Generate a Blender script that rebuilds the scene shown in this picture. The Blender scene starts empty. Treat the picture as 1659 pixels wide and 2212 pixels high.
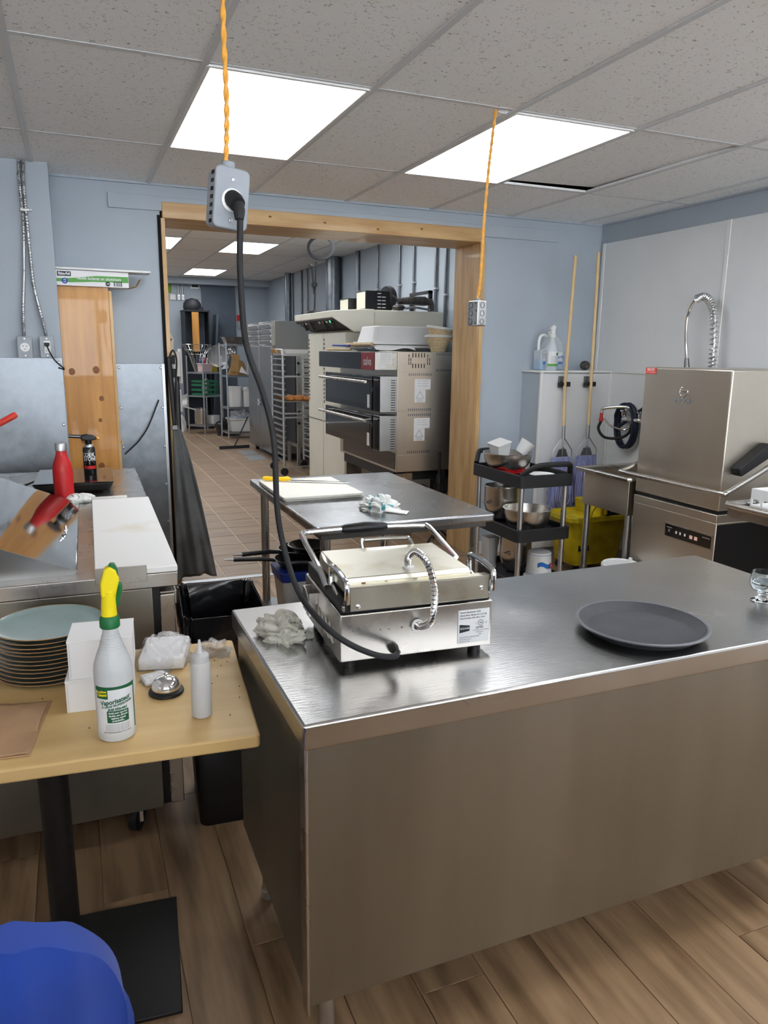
import bpy, bmesh, math, random
from mathutils import Vector, Matrix
random.seed(7)
R = math.radians
sc = bpy.context.scene
col = sc.collection

# ---------------------------------------------------------------- camera
FPX, PITCH, YAW, ROLL = 1605.86, R(12.188), R(22.563), R(0.733)
fwd = Vector((math.sin(YAW)*math.cos(PITCH), math.cos(YAW)*math.cos(PITCH), -math.sin(PITCH)))
rt = Vector((math.cos(YAW), -math.sin(YAW), 0)); up = rt.cross(fwd)
r2 = rt*math.cos(ROLL)+up*math.sin(ROLL); u2 = up*math.cos(ROLL)-rt*math.sin(ROLL)
cam = bpy.data.objects.new('camera', bpy.data.cameras.new('camera')); col.objects.link(cam)
cam.matrix_world = Matrix(((r2.x, u2.x, -fwd.x, 0), (r2.y, u2.y, -fwd.y, 0), (r2.z, u2.z, -fwd.z, 1.57), (0, 0, 0, 1)))
cam.data.sensor_fit = 'VERTICAL'; cam.data.sensor_height = 36; cam.data.lens = 36*FPX/2212
cam.data.clip_start = .02
sc.camera = cam

# ---------------------------------------------------------------- world and exposure
w = bpy.data.worlds.new('world'); sc.world = w; w.use_nodes = True
w.node_tree.nodes['Background'].inputs[0].default_value = (.8, .85, .9, 1)
w.node_tree.nodes['Background'].inputs[1].default_value = 6.5
vs = sc.view_settings
vs.view_transform = 'Standard'; vs.look = 'None'; vs.gamma = 1; vs.use_curve_mapping = False
vs.exposure = 1.05
PANEL = 4.2          # strength of the ceiling panels
sc.cycles.max_bounces = 8; sc.cycles.diffuse_bounces = 4; sc.cycles.glossy_bounces = 4
sc.cycles.transmission_bounces = 6; sc.cycles.transparent_max_bounces = 8
sc.cycles.caustics_reflective = False; sc.cycles.caustics_refractive = False
sc.cycles.sample_clamp_indirect = 6

# ---------------------------------------------------------------- materials
def srgb(*c):
    def f(v):
        v /= 255
        return v/12.92 if v <= .04045 else ((v+.055)/1.055)**2.4
    return tuple(f(v) for v in c)
MATS = {}
def mat(name, c, rough=.5, metal=0, var=0, vs=6, st=(1, 1, 1), bump=0, bs=40, bst=None, c2=None, rvar=0, emis=0, trans=0, ior=1.45, alpha=1, sheen=0, coat=0, rnd=0, aniso=0, spec=.5, lo=.35, hi=.65):
    m = bpy.data.materials.new(name); m.use_nodes = True; MATS[name] = m
    nt = m.node_tree; N = nt.nodes; L = nt.links
    b = N['Principled BSDF']
    lin = srgb(*c)
    b.inputs['Base Color'].default_value = (*lin, 1); b.inputs['Roughness'].default_value = rough
    b.inputs['Metallic'].default_value = metal; b.inputs['IOR'].default_value = ior
    b.inputs['Specular IOR Level'].default_value = spec
    b.inputs['Transmission Weight'].default_value = trans; b.inputs['Alpha'].default_value = alpha
    b.inputs['Sheen Weight'].default_value = sheen; b.inputs['Coat Weight'].default_value = coat
    b.inputs['Anisotropic'].default_value = aniso
    if emis:
        b.inputs['Emission Color'].default_value = (*lin, 1); b.inputs['Emission Strength'].default_value = emis
    if var or bump or c2 or rvar:
        tc = N.new('ShaderNodeTexCoord'); mp = N.new('ShaderNodeMapping'); mp.inputs['Scale'].default_value = st
        L.new(tc.outputs['Object'], mp.inputs['Vector'])
        if rnd:
            oi = N.new('ShaderNodeObjectInfo'); cb = N.new('ShaderNodeCombineXYZ'); mu = N.new('ShaderNodeMath'); mu.operation = 'MULTIPLY'; mu.inputs[1].default_value = 37
            L.new(oi.outputs['Random'], mu.inputs[0])
            for k in range(3): L.new(mu.outputs[0], cb.inputs[k])
            L.new(cb.outputs[0], mp.inputs['Location'])
        if var or c2 or rvar:
            n = N.new('ShaderNodeTexNoise'); n.inputs['Scale'].default_value = vs; n.inputs['Detail'].default_value = 5
            L.new(mp.outputs[0], n.inputs['Vector'])
            r = N.new('ShaderNodeValToRGB'); L.new(n.outputs['Fac'], r.inputs[0])
            r.color_ramp.elements[0].position = lo; r.color_ramp.elements[1].position = hi
            if c2: e0, e1 = (*srgb(*c2), 1), (*lin, 1)
            else: e0, e1 = (*[v*(1-var) for v in lin], 1), (*[min(1, v*(1+var)) for v in lin], 1)
            r.color_ramp.elements[0].color = e0; r.color_ramp.elements[1].color = e1
            out = r.outputs[0]
            if rnd:
                mx = N.new('ShaderNodeMix'); mx.data_type = 'RGBA'; mx.blend_type = 'MULTIPLY'; mx.inputs[0].default_value = 1
                mr = N.new('ShaderNodeMapRange'); mr.inputs[3].default_value = 1-rnd; mr.inputs[4].default_value = 1+rnd
                L.new(oi.outputs['Random'], mr.inputs[0]); L.new(out, mx.inputs[6]); L.new(mr.outputs[0], mx.inputs[7]); out = mx.outputs[2]
            if var or c2: L.new(out, b.inputs['Base Color'])
            if rvar:
                m2 = N.new('ShaderNodeMapRange'); m2.inputs[3].default_value = max(.02, rough-rvar); m2.inputs[4].default_value = rough+rvar
                L.new(n.outputs['Fac'], m2.inputs[0]); L.new(m2.outputs[0], b.inputs['Roughness'])
        if bump:
            n2 = N.new('ShaderNodeTexNoise'); n2.inputs['Scale'].default_value = bs; n2.inputs['Detail'].default_value = 3
            if bst:
                mp2 = N.new('ShaderNodeMapping'); mp2.inputs['Scale'].default_value = bst; L.new(tc.outputs['Object'], mp2.inputs['Vector']); L.new(mp2.outputs[0], n2.inputs['Vector'])
            else: L.new(mp.outputs[0], n2.inputs['Vector'])
            bp = N.new('ShaderNodeBump'); bp.inputs['Strength'].default_value = bump; bp.inputs['Distance'].default_value = .01
            L.new(n2.outputs['Fac'], bp.inputs['Height']); L.new(bp.outputs[0], b.inputs['Normal'])
    return m

mat('wall_blue', (170, 180, 190), .62, var=.04, vs=2, bump=.05, bs=60)
mat('wall_white', (226, 228, 229), .38, var=.02, vs=3, bump=.05, bs=90)
mat('wall_cream', (236, 234, 230), .6, var=.03, vs=2)
mat('slate', (86, 96, 108), .5, var=.1, vs=3)
mat('pine', (212, 178, 128), .45, st=(6, 6, .7), vs=3, c2=(186, 148, 98), bump=.05, bs=30, coat=.15)
mat('pine_h', (212, 178, 128), .45, st=(.7, 6, 6), vs=3, c2=(188, 148, 98), bump=.05, bs=30, coat=.15)
mat('pine_dark', (206, 148, 74), .4, st=(7, 7, .6), vs=2.4, c2=(174, 118, 52), bump=.04, bs=30, coat=.3)
mat('knot', (128, 78, 36), .5, var=.35, vs=90)
mat('steel_dw', (208, 200, 187), .36, 1, var=.05, vs=2.5, st=(1, 1, .4), rvar=.06, bump=.03, bs=30, bst=(1, 30, 30))
mat('galv', (128, 133, 139), .36, 1, var=.12, vs=14, rvar=.1)
mat('steel', (196, 193, 188), .27, 1, var=.05, vs=5, st=(1, 1, 1), rvar=.08, bump=.03, bs=60, bst=(40, 1, 40))
mat('steel_top', (190, 190, 189), .24, 1, var=.08, vs=3, rvar=.1, bump=.06, bs=14, bst=(2, 16, 1))
mat('box_metal', (146, 150, 155), .5, .5, var=.05, vs=20)
mat('steel_warm', (154, 152, 144), .38, 1, var=.16, vs=2.2, st=(1.3, 1, .18), rvar=.07, bump=.03, bs=30, bst=(30, 30, 1))
mat('steel_dark', (120, 120, 120), .3, 1, var=.08, vs=6)
mat('chrome', (225, 226, 228), .09, 1)
mat('alum', (188, 190, 192), .38, 1, var=.05, vs=10)
mat('black', (22, 22, 24), .45)
mat('black_gloss', (12, 12, 14), .12, coat=.4)
mat('black_rubber', (26, 27, 30), .62, bump=.1, bs=60)
mat('void_shade', (14, 15, 18), .9)  # near-black colour standing for shade in gaps and above the ceiling tiles
mat('white', (232, 232, 230), .4)
mat('white_plastic', (228, 229, 228), .35, var=.02, vs=8)
mat('white_paper', (235, 235, 236), .7, bump=.05, bs=50)
mat('cream', (226, 222, 206), .35, var=.02, vs=4)
mat('grey_plastic', (150, 156, 164), .5, var=.05, vs=20)
mat('grey', (128, 130, 132), .5)
mat('red', (196, 30, 34), .38)
mat('red_soft', (214, 62, 46), .45)
mat('orange', (226, 162, 66), .5, var=.12, vs=60)
mat('yellow', (243, 222, 24), .36)
mat('yellow_knife', (247, 200, 22), .4)
mat('yellow_dirty', (230, 206, 30), .42, vs=5, c2=(176, 152, 26))
mat('green', (22, 108, 56), .45)
mat('green_crate', (44, 122, 84), .5, var=.1, vs=10)
mat('blue', (30, 60, 150), .45)
mat('blue_liquid', (104, 176, 226), .25)
mat('brown_paper', (176, 142, 108), .75, var=.06, vs=8, bump=.2, bs=14)
mat('cardboard', (172, 136, 88), .8, var=.08, vs=10)
mat('cloth_white', (222, 224, 220), .9, var=.03, vs=12, bump=.25, bs=90, sheen=.2)
mat('cloth_dirty', (206, 204, 192), .9, var=.12, vs=9, bump=.25, bs=90, sheen=.2)
mat('cloth_teal', (90, 160, 168), .9)
mat('cloth_black', (84, 85, 86), .85, var=.3, vs=5, bump=.15, bs=60, sheen=.1)
mat('velvet', (14, 58, 150), .8, var=.16, vs=4, sheen=.15)
mat('mop', (146, 150, 196), .95, var=.35, vs=2, st=(70, 70, 1.5))
mat('ink', (30, 32, 38), .6)
mat('ink_green', (24, 92, 58), .6)
mat('ink_blue', (38, 110, 190), .6)
mat('label_white', (226, 228, 230), .45)
mat('board_white', (226, 224, 214), .5, vs=5, c2=(214, 204, 176), lo=.2, hi=.42)
mat('board_clean', (238, 238, 236), .5, vs=5, c2=(228, 222, 206), lo=.2, hi=.4)
mat('green_print', (86, 160, 70), .5)

# ---------------------------------------------------------------- mesh helpers
class MB:
    """collects shapes and links them as ONE mesh object"""
    def __init__(s): s.v = []; s.f = []
    def add(s, vs, fs):
        o = len(s.v); s.v += [tuple(p) for p in vs]; s.f += [tuple(i+o for i in q) for q in fs]; return s
    def box(s, x0, y0, z0, x1, y1, z1, rot=None, at=None):
        x0, x1 = min(x0, x1), max(x0, x1); y0, y1 = min(y0, y1), max(y0, y1); z0, z1 = min(z0, z1), max(z0, z1)
        P = [Vector((x, y, z)) for z in (z0, z1) for x, y in ((x0, y0), (x1, y0), (x1, y1), (x0, y1))]
        if rot is not None:
            c = Vector(at) if at else Vector(((x0+x1)/2, (y0+y1)/2, (z0+z1)/2)); M = rot
            P = [c+M@(p-c) for p in P]
        return s.add(P, [(3, 2, 1, 0), (4, 5, 6, 7), (0, 1, 5, 4), (1, 2, 6, 5), (2, 3, 7, 6), (3, 0, 4, 7)])
    def hexa(s, b, t):
        """bottom loop and top loop of the same count"""
        n = len(b)
        return s.add(list(b)+list(t), [tuple(range(n-1, -1, -1)), tuple(range(n, 2*n))]+[(i, (i+1) % n, n+(i+1) % n, n+i) for i in range(n)])
    def prism(s, poly, a0, a1, ax='y'):
        """poly of 2-D points; extruded along ax between a0 and a1"""
        f = {'x': lambda p, a: (a, p[0], p[1]), 'y': lambda p, a: (p[0], a, p[1]), 'z': lambda p, a: (p[0], p[1], a)}[ax]
        return s.hexa([f(p, a0) for p in poly], [f(p, a1) for p in poly])
    def tube(s, path, r, n=10, cap=True, closed=False):
        pts = [Vector(p) for p in path]; m = len(pts); rs = r if isinstance(r, (list, tuple)) else [r]*m
        t0 = (pts[1]-pts[0]).normalized(); a = Vector((0, 0, 1)) if abs(t0.z) < .9 else Vector((1, 0, 0))
        u = t0.cross(a).normalized(); V = []
        for i, p in enumerate(pts):
            if closed: t = (pts[(i+1) % m]-pts[i-1]).normalized()
            else: t = (pts[min(i+1, m-1)]-pts[max(i-1, 0)]).normalized()
            u = (u-t*u.dot(t)); u = u.normalized() if u.length > 1e-6 else t.orthogonal().normalized(); w_ = t.cross(u)
            V += [p+(u*math.cos(2*math.pi*k/n)+w_*math.sin(2*math.pi*k/n))*rs[i] for k in range(n)]
        F = []
        for i in range(m if closed else m-1):
            j = (i+1) % m
            F += [(i*n+k, i*n+(k+1) % n, j*n+(k+1) % n, j*n+k) for k in range(n)]
        if cap and not closed: F += [tuple(range(n-1, -1, -1)), tuple((m-1)*n+k for k in range(n))]
        return s.add(V, F)
    def cyl(s, p0, p1, r0, r1=None, n=16): return s.tube([p0, p1], [r0, r1 if r1 is not None else r0], n)
    def lathe(s, prof, n=28, c=(0, 0, 0), sx=1, sy=1, closed=False, cap=False):
        V = []; m = len(prof)
        for r, z in prof: V += [(c[0]+r*sx*math.cos(2*math.pi*k/n), c[1]+r*sy*math.sin(2*math.pi*k/n), c[2]+z) for k in range(n)]
        F = [(i*n+k, i*n+(k+1) % n, (i+1) % m*n+(k+1) % n, (i+1) % m*n+k) for i in range(m if closed else m-1) for k in range(n)]
        if cap and not closed:
            if prof[0][0] > 1e-6: F.append(tuple(range(n-1, -1, -1)))
            if prof[-1][0] > 1e-6: F.append(tuple((m-1)*n+k for k in range(n)))
        return s.add(V, F)
    def sheet(s, fn, nu, nv, th=0):
        """open grid fn(u,v) with optional thickness along z"""
        V = [fn(i/nu, j/nv) for j in range(nv+1) for i in range(nu+1)]
        F = [(j*(nu+1)+i, j*(nu+1)+i+1, (j+1)*(nu+1)+i+1, (j+1)*(nu+1)+i) for j in range(nv) for i in range(nu)]
        return s.add(V, F)
    def xf(s, M): s.v = [tuple(M@Vector(p)) for p in s.v]; return s
    def build(s, name, m, parent=None, bev=0, sm=35, seg=2, solid=0, sub=0):
        me = bpy.data.meshes.new(name); me.from_pydata(s.v, [], s.f)
        bm = bmesh.new(); bm.from_mesh(me); bmesh.ops.remove_doubles(bm, verts=bm.verts, dist=1e-6)
        bmesh.ops.recalc_face_normals(bm, faces=bm.faces)
        bm.to_mesh(me); bm.free()
        me.materials.append(MATS[m] if isinstance(m, str) else m)
        if sm: me.shade_smooth(); me.set_sharp_from_angle(angle=R(sm))
        o = bpy.data.objects.new(name, me); col.objects.link(o); o.parent = parent
        if solid: q = o.modifiers.new('solid', 'SOLIDIFY'); q.thickness = solid; q.offset = 0
        if bev: q = o.modifiers.new('bevel', 'BEVEL'); q.width = bev; q.segments = seg; q.limit_method = 'ANGLE'; q.angle_limit = R(40); q.harden_normals = False
        if sub: q = o.modifiers.new('sub', 'SUBSURF'); q.levels = sub; q.render_levels = sub
        return o
def tag(o, label, cat=None, group=None, kind=None):
    o['label'] = label
    if cat: o['category'] = cat
    if group: o['group'] = group
    if kind: o['kind'] = kind
    return o
def thing(name, label, cat, loc=(0, 0, 0), rz=0, group=None):
    o = bpy.data.objects.new(name, None); col.objects.link(o); o.empty_display_size = .05
    o.location = loc; o.rotation_euler = (0, 0, rz)
    return tag(o, label, cat, group)
def struct(o, label=None):
    o['kind'] = 'structure'
    if label: o['label'] = label
    return o
def cp(o, parent=None, loc=None, rz=None):
    c = o.copy(); col.objects.link(c); c.parent = parent
    if loc is not None: c.location = loc
    if rz is not None: c.rotation_euler = (0, 0, rz)
    return c
def cptree(o, parent=None, loc=None, rz=None, label=None):
    c = cp(o, parent, loc, rz)
    if label: c['label'] = label
    for ch in list(o.children): cptree(ch, c)
    return c
def text(name, body, m, parent, loc, rot, size, align='CENTER', bold=0, sx=1, shear=0):
    cu = bpy.data.curves.new(name, 'FONT'); cu.body = body; cu.size = size; cu.align_x = align; cu.align_y = 'CENTER'; cu.offset = bold; cu.shear = shear
    cu.resolution_u = 3
    t = bpy.data.objects.new(name, cu); col.objects.link(t); bpy.context.view_layer.update()
    me = bpy.data.meshes.new_from_object(t.evaluated_get(bpy.context.evaluated_depsgraph_get()))
    bpy.data.objects.remove(t); bpy.data.curves.remove(cu); me.materials.clear(); me.materials.append(MATS[m]); me.name = name
    o = bpy.data.objects.new(name, me); col.objects.link(o); o.parent = parent
    o.location = loc; o.rotation_euler = rot; o.scale = (sx, 1, 1)
    return o
def bez(P, n=24):
    """smooth path through points (Catmull-Rom)"""
    P = [Vector(p) for p in P]; Q = [P[0]*2-P[1]]+P+[P[-1]*2-P[-2]]; out = []
    for i in range(1, len(Q)-2):
        for k in range(n):
            t = k/n; a, b, c, d = Q[i-1:i+3]
            out.append(.5*((2*b)+(c-a)*t+(2*a-5*b+4*c-d)*t*t+(3*b-a-3*c+d)*t**3))
    out.append(P[-1]); return out
def rrect(x0, y0, x1, y1, r, n=5):
    out = []
    for cx, cy, a in ((x1-r, y1-r, 0), (x0+r, y1-r, 90), (x0+r, y0+r, 180), (x1-r, y0+r, 270)):
        out += [(cx+r*math.cos(R(a+90*k/n)), cy+r*math.sin(R(a+90*k/n))) for k in range(n+1)]
    return out
RZ = lambda a: Matrix.Rotation(R(a), 3, 'Z')
RX = lambda a: Matrix.Rotation(R(a), 3, 'X')
RY = lambda a: Matrix.Rotation(R(a), 3, 'Y')
FACE_NEG_Y = (R(90), 0, 0)            # lettering read from -y
FACE_NEG_X = (R(90), 0, R(-90))       # lettering read from -x
FACE_POS_X = (R(90), 0, R(90))
from mathutils import noise
def textw(name, body, m, parent, loc, size, r, align='CENTER', bold=0, rz=0, sx=1, shear=0, vert=0):
    """lettering wrapped on an upright cylinder of radius r whose axis is loc; read from -y (turned by rz)"""
    cu = bpy.data.curves.new(name, 'FONT'); cu.body = body; cu.size = size; cu.align_x = align; cu.align_y = 'CENTER'; cu.offset = bold; cu.shear = shear; cu.resolution_u = 3
    t = bpy.data.objects.new(name, cu); col.objects.link(t); bpy.context.view_layer.update()
    me = bpy.data.meshes.new_from_object(t.evaluated_get(bpy.context.evaluated_depsgraph_get()))
    bpy.data.objects.remove(t); bpy.data.curves.remove(cu)
    for v in me.vertices:
        x, y = v.co.x*sx, v.co.y
        a = x/r-math.pi/2+rz
        v.co = (r*math.cos(a), r*math.sin(a), y+vert*x)
    me.materials.clear(); me.materials.append(MATS[m]); me.name = name
    o = bpy.data.objects.new(name, me); col.objects.link(o); o.parent = parent; o.location = loc
    return o
def band(name, m, parent, r, z0, z1, a0, a1, c=(0, 0), n=16, rfun=None):
    """curved label on a cylinder of radius r; angles in degrees, 0 is facing -y"""
    b = MB(); V = []; F = []
    for k in range(n+1):
        a = R(a0+(a1-a0)*k/n)-math.pi/2
        for z in (z0, z1): V.append((c[0]+r*math.cos(a), c[1]+r*math.sin(a), z))
    for k in range(n): F.append((2*k, 2*k+2, 2*k+3, 2*k+1))
    return b.add(V, F).build(name, m, parent)
def lump(sx, sy, sz, seed, amp=.35, fr=3.0, nu=72, nv=36):
    """crumpled cloth or bag: a flattened dome with warped folds, resting on z=0"""
    b = MB(); V = []; F = []; o = Vector((seed*7.3, seed*3.1, seed*1.7))
    for j in range(nv+1):
        ph = math.pi/2*(j/nv)
        for i in range(nu):
            th = 2*math.pi*i/nu; d = Vector((math.cos(th)*math.cos(ph), math.sin(th)*math.cos(ph), math.sin(ph)))
            V.append(lump_pt(d, sx, sy, sz, o, amp, fr))
    for j in range(nv):
        for i in range(nu): F.append((j*nu+i, j*nu+(i+1) % nu, (j+1)*nu+(i+1) % nu, (j+1)*nu+i))
    F.append(tuple(range(nu-1, -1, -1)))
    return b.add(V, F)
def lump_pt(d, sx, sy, sz, o, amp, fr, off=0):
    q = d*fr*.5+o; wv = Vector((noise.noise(q), noise.noise(q+Vector((5, 0, 0))), noise.noise(q+Vector((0, 7, 0)))))
    ph = (q+wv*1.1).dot(Vector((1.7, 1.1, .8)))*2.2
    fold = abs(math.sin(ph))**.7; fold2 = abs(math.sin(ph*2.1+wv.x*5+d.x*2))**.8
    k = 1+amp*(fold*.55+fold2*.22+noise.noise(q*1.3)*.9-.5)
    return (d.x*sx*k, d.y*sy*k, max(0, d.z*sz*k+off))

# ================================================================= THE SETTING
# wood plank floor of the front room
m = mat('oak', (172, 142, 109), .42, st=(9, .9, 1), vs=2.2, c2=(116, 90, 64), bump=.06, bs=20, bst=(40, 3, 1), rnd=.14, lo=.3, hi=.62)
fl = struct(MB().box(-3, -4.5, -.06, 3.9, 5.04, -.004).build('floor', 'oak'), 'worn oak plank floor')
plank = MB().box(0, 0, -.004, .1785, 1.2485, 0).build('plank', 'oak', fl, bev=.0012, seg=1)
plank.location = (-2.0, -1, 0); n = 0
for i in range(33):
    y = -1.9+(i*.47) % 1.25
    while y < 4.9:
        o = plank if n == 0 else cp(plank, fl); o.location = (-2.0+i*.18, y, 0); n += 1
        if y+1.25 > 5.04: o.scale = (1, (5.04-y)/1.25, 1)
        y += 1.25
# brown tile floor of the back room
mat('tile', (158, 134, 110), .34, st=(1.1, 12, 1), vs=2.5, c2=(136, 112, 88), bump=.03, bs=12, rnd=.07)
mat('grout', (206, 190, 166), .8)
fk = struct(MB().box(-1.5, 5.04, -.06, 3.9, 15.9, -.002).build('floor_back_room', 'grout'), 'tan ceramic tile floor with pale joints')
tl = MB().box(0, 0, -.002, .2915, .2915, .0008).build('floor_tile', 'tile', fk, bev=.001, seg=1); n = 0
for i in range(9):
    for j in range(32):
        o = tl if n == 0 else cp(tl, fk); o.location = (.31+i*.3, 5.05+j*.3, 0); n += 1
far = MB()
for i in range(18):
    for j in range(36):
        if 6 <= i < 15 and j < 32: continue
        far.box(-1.49+i*.3, 5.05+j*.3, -.002, -1.196+i*.3, 5.344+j*.3, .0015)
far.build('far_floor_tile', 'tile', fk)['kind'] = 'stuff'
struct(MB().box(.56, 4.99, 0, 2.84, 5.05, .004).build('trim_1', 'alum'), 'flat metal threshold strip')

# walls
wb = MB().box(-.05, 5.01, 0, .565, 5.38, 2.55).box(2.845, 5.01, 0, 3.89, 5.38, 2.55).box(.565, 5.01, 2.447, 2.845, 5.38, 3.05).box(-1.5, 5.3, 0, -.05, 5.38, 3.05).box(-.05, 5.2, 2.55, .565, 5.38, 3.05).box(2.845, 5.2, 2.55, 3.89, 5.38, 3.05)
struct(wb.build('wall_back', 'wall_blue'), 'pale blue wall around the wide opening')
struct(MB().box(-3, 4.72, 0, -.045, 5.3, 2.6).build('wall_left_corner', 'wall_blue', bev=.004), 'pale blue wall standing forward of the opening')
struct(MB().box(3.89, -4.5, 0, 4.0, 16.0, 3.1).build('wall_right', 'wall_blue'), 'pale blue long side wall')
struct(MB().box(-3.1, -4.5, 0, -3, 5.3, 2.7).build('wall_left', 'wall_cream'))
struct(MB().box(-3.1, -4.6, 0, 4.0, -4.5, .25).box(-3.1, -4.6, 2.45, 4.0, -4.5, 2.7).box(-3.1, -4.6, .25, -2.4, -4.5, 2.45).box(3.4, -4.6, .25, 4.0, -4.5, 2.45).build('wall_front', 'wall_cream'))
mat('pane', (250, 252, 255), .02, alpha=.06)
wn = struct(MB().box(-2.4, -4.58, .25, 3.4, -4.52, .32).box(-2.4, -4.58, 2.38, 3.4, -4.52, 2.45).build('added_window_1', 'alum'), 'unseen shop window added behind the viewer for daylight')  # unseen window, added to let daylight in from behind the camera
for k in range(5): MB().box(-2.4+k*1.435-.03, -4.58, .32, -2.4+k*1.435+.03, -4.52, 2.38).build('added_window_frame', 'alum', wn)
for k in range(4): MB().box(-2.37+k*1.435, -4.553, .32, -.995+k*1.435, -4.547, 2.38).build('added_window_pane', 'pane', wn)
struct(MB().box(-1.6, 5.38, 0, -1.5, 16.0, 3.1).build('wall_back_room_left', 'wall_blue'))
struct(MB().box(-1.6, 15.9, 0, 4.0, 16.0, 3.1).build('wall_back_room_far', 'wall_blue'), 'blue far wall of the back room')
struct(MB().box(-3, -1.3, 0, 2.7, -1.2, 1.2).build('added_half_wall', 'slate'))  # unseen half wall, added to keep window light off the lower room
# white wall boards on the right wall
wr = struct(MB().box(3.885, -1.0, .1, 3.889, 4.95, 2.40).build('trim_2', 'wall_white'), 'white wash-down wall boarding')
for y0, y1 in ((3.745, 4.95), (2.54, 3.738), (1.33, 2.533), (.12, 1.323), (-1, .113)):
    MB().box(3.877, y0, .1, 3.885, y1, 2.405).build('wall_panel', 'wall_white', wr, bev=.002)
    MB().box(3.872, y1-.012, .1, 3.879, y1+.018, 2.405).build('joint_strip', 'white', wr, bev=.002)
# half-height ledge wall in the corner
lw = struct(MB().box(3.228, 4.755, 0, 3.876, 5.01, 1.43).build('wall_ledge', 'wall_blue'), 'half-height ledge wall in the corner')
MB().box(3.226, 4.742, .08, 3.856, 4.755, 1.425).build('wall_panel', 'wall_white', lw, bev=.002)
MB().box(3.218, 4.734, .08, 3.236, 4.757, 1.43).build('corner_strip', 'white', lw, bev=.002)
MB().box(3.85, 4.73, .08, 3.868, 4.757, 1.43).build('corner_strip', 'white', lw, bev=.002)
MB().box(3.214, 4.73, 1.43, 3.876, 5.01, 1.445).build('top_board', 'white', lw, bev=.003)
MB().box(3.862, 2.0, .08, 3.8765, 4.73, 1.43).build('side_panel', 'wall_white', lw, bev=.002)
MB().box(3.855, 2.0, 1.43, 3.8765, 4.73, 1.445).build('side_cap', 'white', lw, bev=.002)
struct(MB().box(2.85, 4.99, 0, 3.226, 5.01, .1).build('baseboard_back', 'white', bev=.003), 'white baseboard')

# wood lining of the opening
fr = struct(MB().box(.577, 4.985, 2.353, 2.84, 5.40, 2.447).build('trim_3', 'pine_h', bev=.004), 'pine beam over the opening')
for x, z in ((1.62, 2.40), (2.0, 2.385), (2.33, 2.41), (1.25, 2.41)):
    MB().lathe([(0, 0), (.008, 0), (.009, -.002)], 14, sx=1.3, sy=.8).xf(Matrix.Translation((x, 4.9845, z))@Matrix.Rotation(R(90), 4, 'X')).build('knot', 'knot', fr)
jr = struct(MB().box(2.815, 4.985, 0, 2.85, 5.40, 2.353).build('trim_4', 'pine', bev=.003), 'pine right jamb of the opening')
for k in range(3):
    MB().box(2.812, 5.0+k*.132, .002, 2.816, 5.0+k*.132+.1305, 2.352).build('jamb_board', 'pine', jr, bev=.001)
struct(MB().box(.566, 4.985, 0, .592, 5.40, 2.353).build('trim_5', 'pine', bev=.003), 'pine left jamb of the opening')
struct(MB().box(.548, 5.0, 0, .566, 5.012, 2.37).build('trim_6', 'void_shade'), 'dark strip painted as the shaded gap beside the left jamb')  # solid strip; the shade of the gap is put into its colour
# uneven plaster patch above the opening
pl = MB()
top = [(.268+i*.1005, 2.478+random.uniform(-.006, .006)) for i in range(33)]
bot = [(.268+i*.1005, 2.394+random.uniform(-.002, .002)) for i in range(33)]
pl.prism(bot+top[::-1], 4.99, 5.011, 'y')
struct(pl.build('trim_7', 'wall_blue', bev=.002), 'proud uneven plaster band above the opening')
# galvanised sheets on the lower wall
gs = struct(MB().box(.25, 4.998, 0, .548, 5.01, 1.475).build('trim_8', 'galv', bev=.001), 'galvanised sheet beside the opening')
for x in (.272, .525):
    for z in (1.45, 1.2, .95, .70, .45): MB().lathe([(.009, 0), (.006, .003), (0, .004)], 10).xf(Matrix.Translation((x, 4.998, z))@Matrix.Rotation(R(90), 4, 'X')).build('screw', 'alum', gs)
MB().box(.53, 4.992, 0, .549, 4.999, 1.475).build('edge_strip', 'alum', gs, bev=.001)
gs = struct(MB().box(-2.4, 4.708, 0, -.047, 4.72, 1.51).build('trim_9', 'galv', bev=.001), 'galvanised sheet on the forward wall')
for x in (-.065, -.6, -1.2):
    for z in (1.485, 1.13, .8): MB().lathe([(.009, 0), (.006, .003), (0, .004)], 10).xf(Matrix.Translation((x, 4.708, z))@Matrix.Rotation(R(90), 4, 'X')).build('screw', 'alum', gs)

# ---------------------------------------------------------------- front ceiling
def ceil_tile_mat(name, c):
    m = mat(name, c, .85); nt = m.node_tree; N, L = nt.nodes, nt.links; b = N['Principled BSDF']
    tc = N.new('ShaderNodeTexCoord'); oi = N.new('ShaderNodeObjectInfo'); ad = N.new('ShaderNodeVectorMath'); ad.operation = 'ADD'
    sc_ = N.new('ShaderNodeVectorMath'); sc_.operation = 'SCALE'; sc_.inputs[0].default_value = (31, 17, 5); L.new(oi.outputs['Random'], sc_.inputs['Scale'])
    L.new(tc.outputs['Object'], ad.inputs[0]); L.new(sc_.outputs[0], ad.inputs[1])
    n = N.new('ShaderNodeTexNoise'); n.inputs['Scale'].default_value = 75; n.inputs['Detail'].default_value = 2; n.inputs['Distortion'].default_value = 1.2; L.new(ad.outputs[0], n.inputs[0])
    r = N.new('ShaderNodeValToRGB'); r.color_ramp.elements[0].position = .30; r.color_ramp.elements[1].position = .37
    lin = srgb(*c); r.color_ramp.elements[0].color = (*[v*.45 for v in lin], 1); r.color_ramp.elements[1].color = (*lin, 1)
    L.new(n.outputs[0], r.inputs[0]); L.new(r.outputs[0], b.inputs['Base Color'])
    bp = N.new('ShaderNodeBump'); bp.inputs['Strength'].default_value = .2; bp.inputs['Distance'].default_value = .002; L.new(n.outputs[0], bp.inputs['Height']); L.new(bp.outputs[0], b.inputs['Normal'])
    return m
ceil_tile_mat('ceil_tile', (248, 248, 248))
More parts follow.
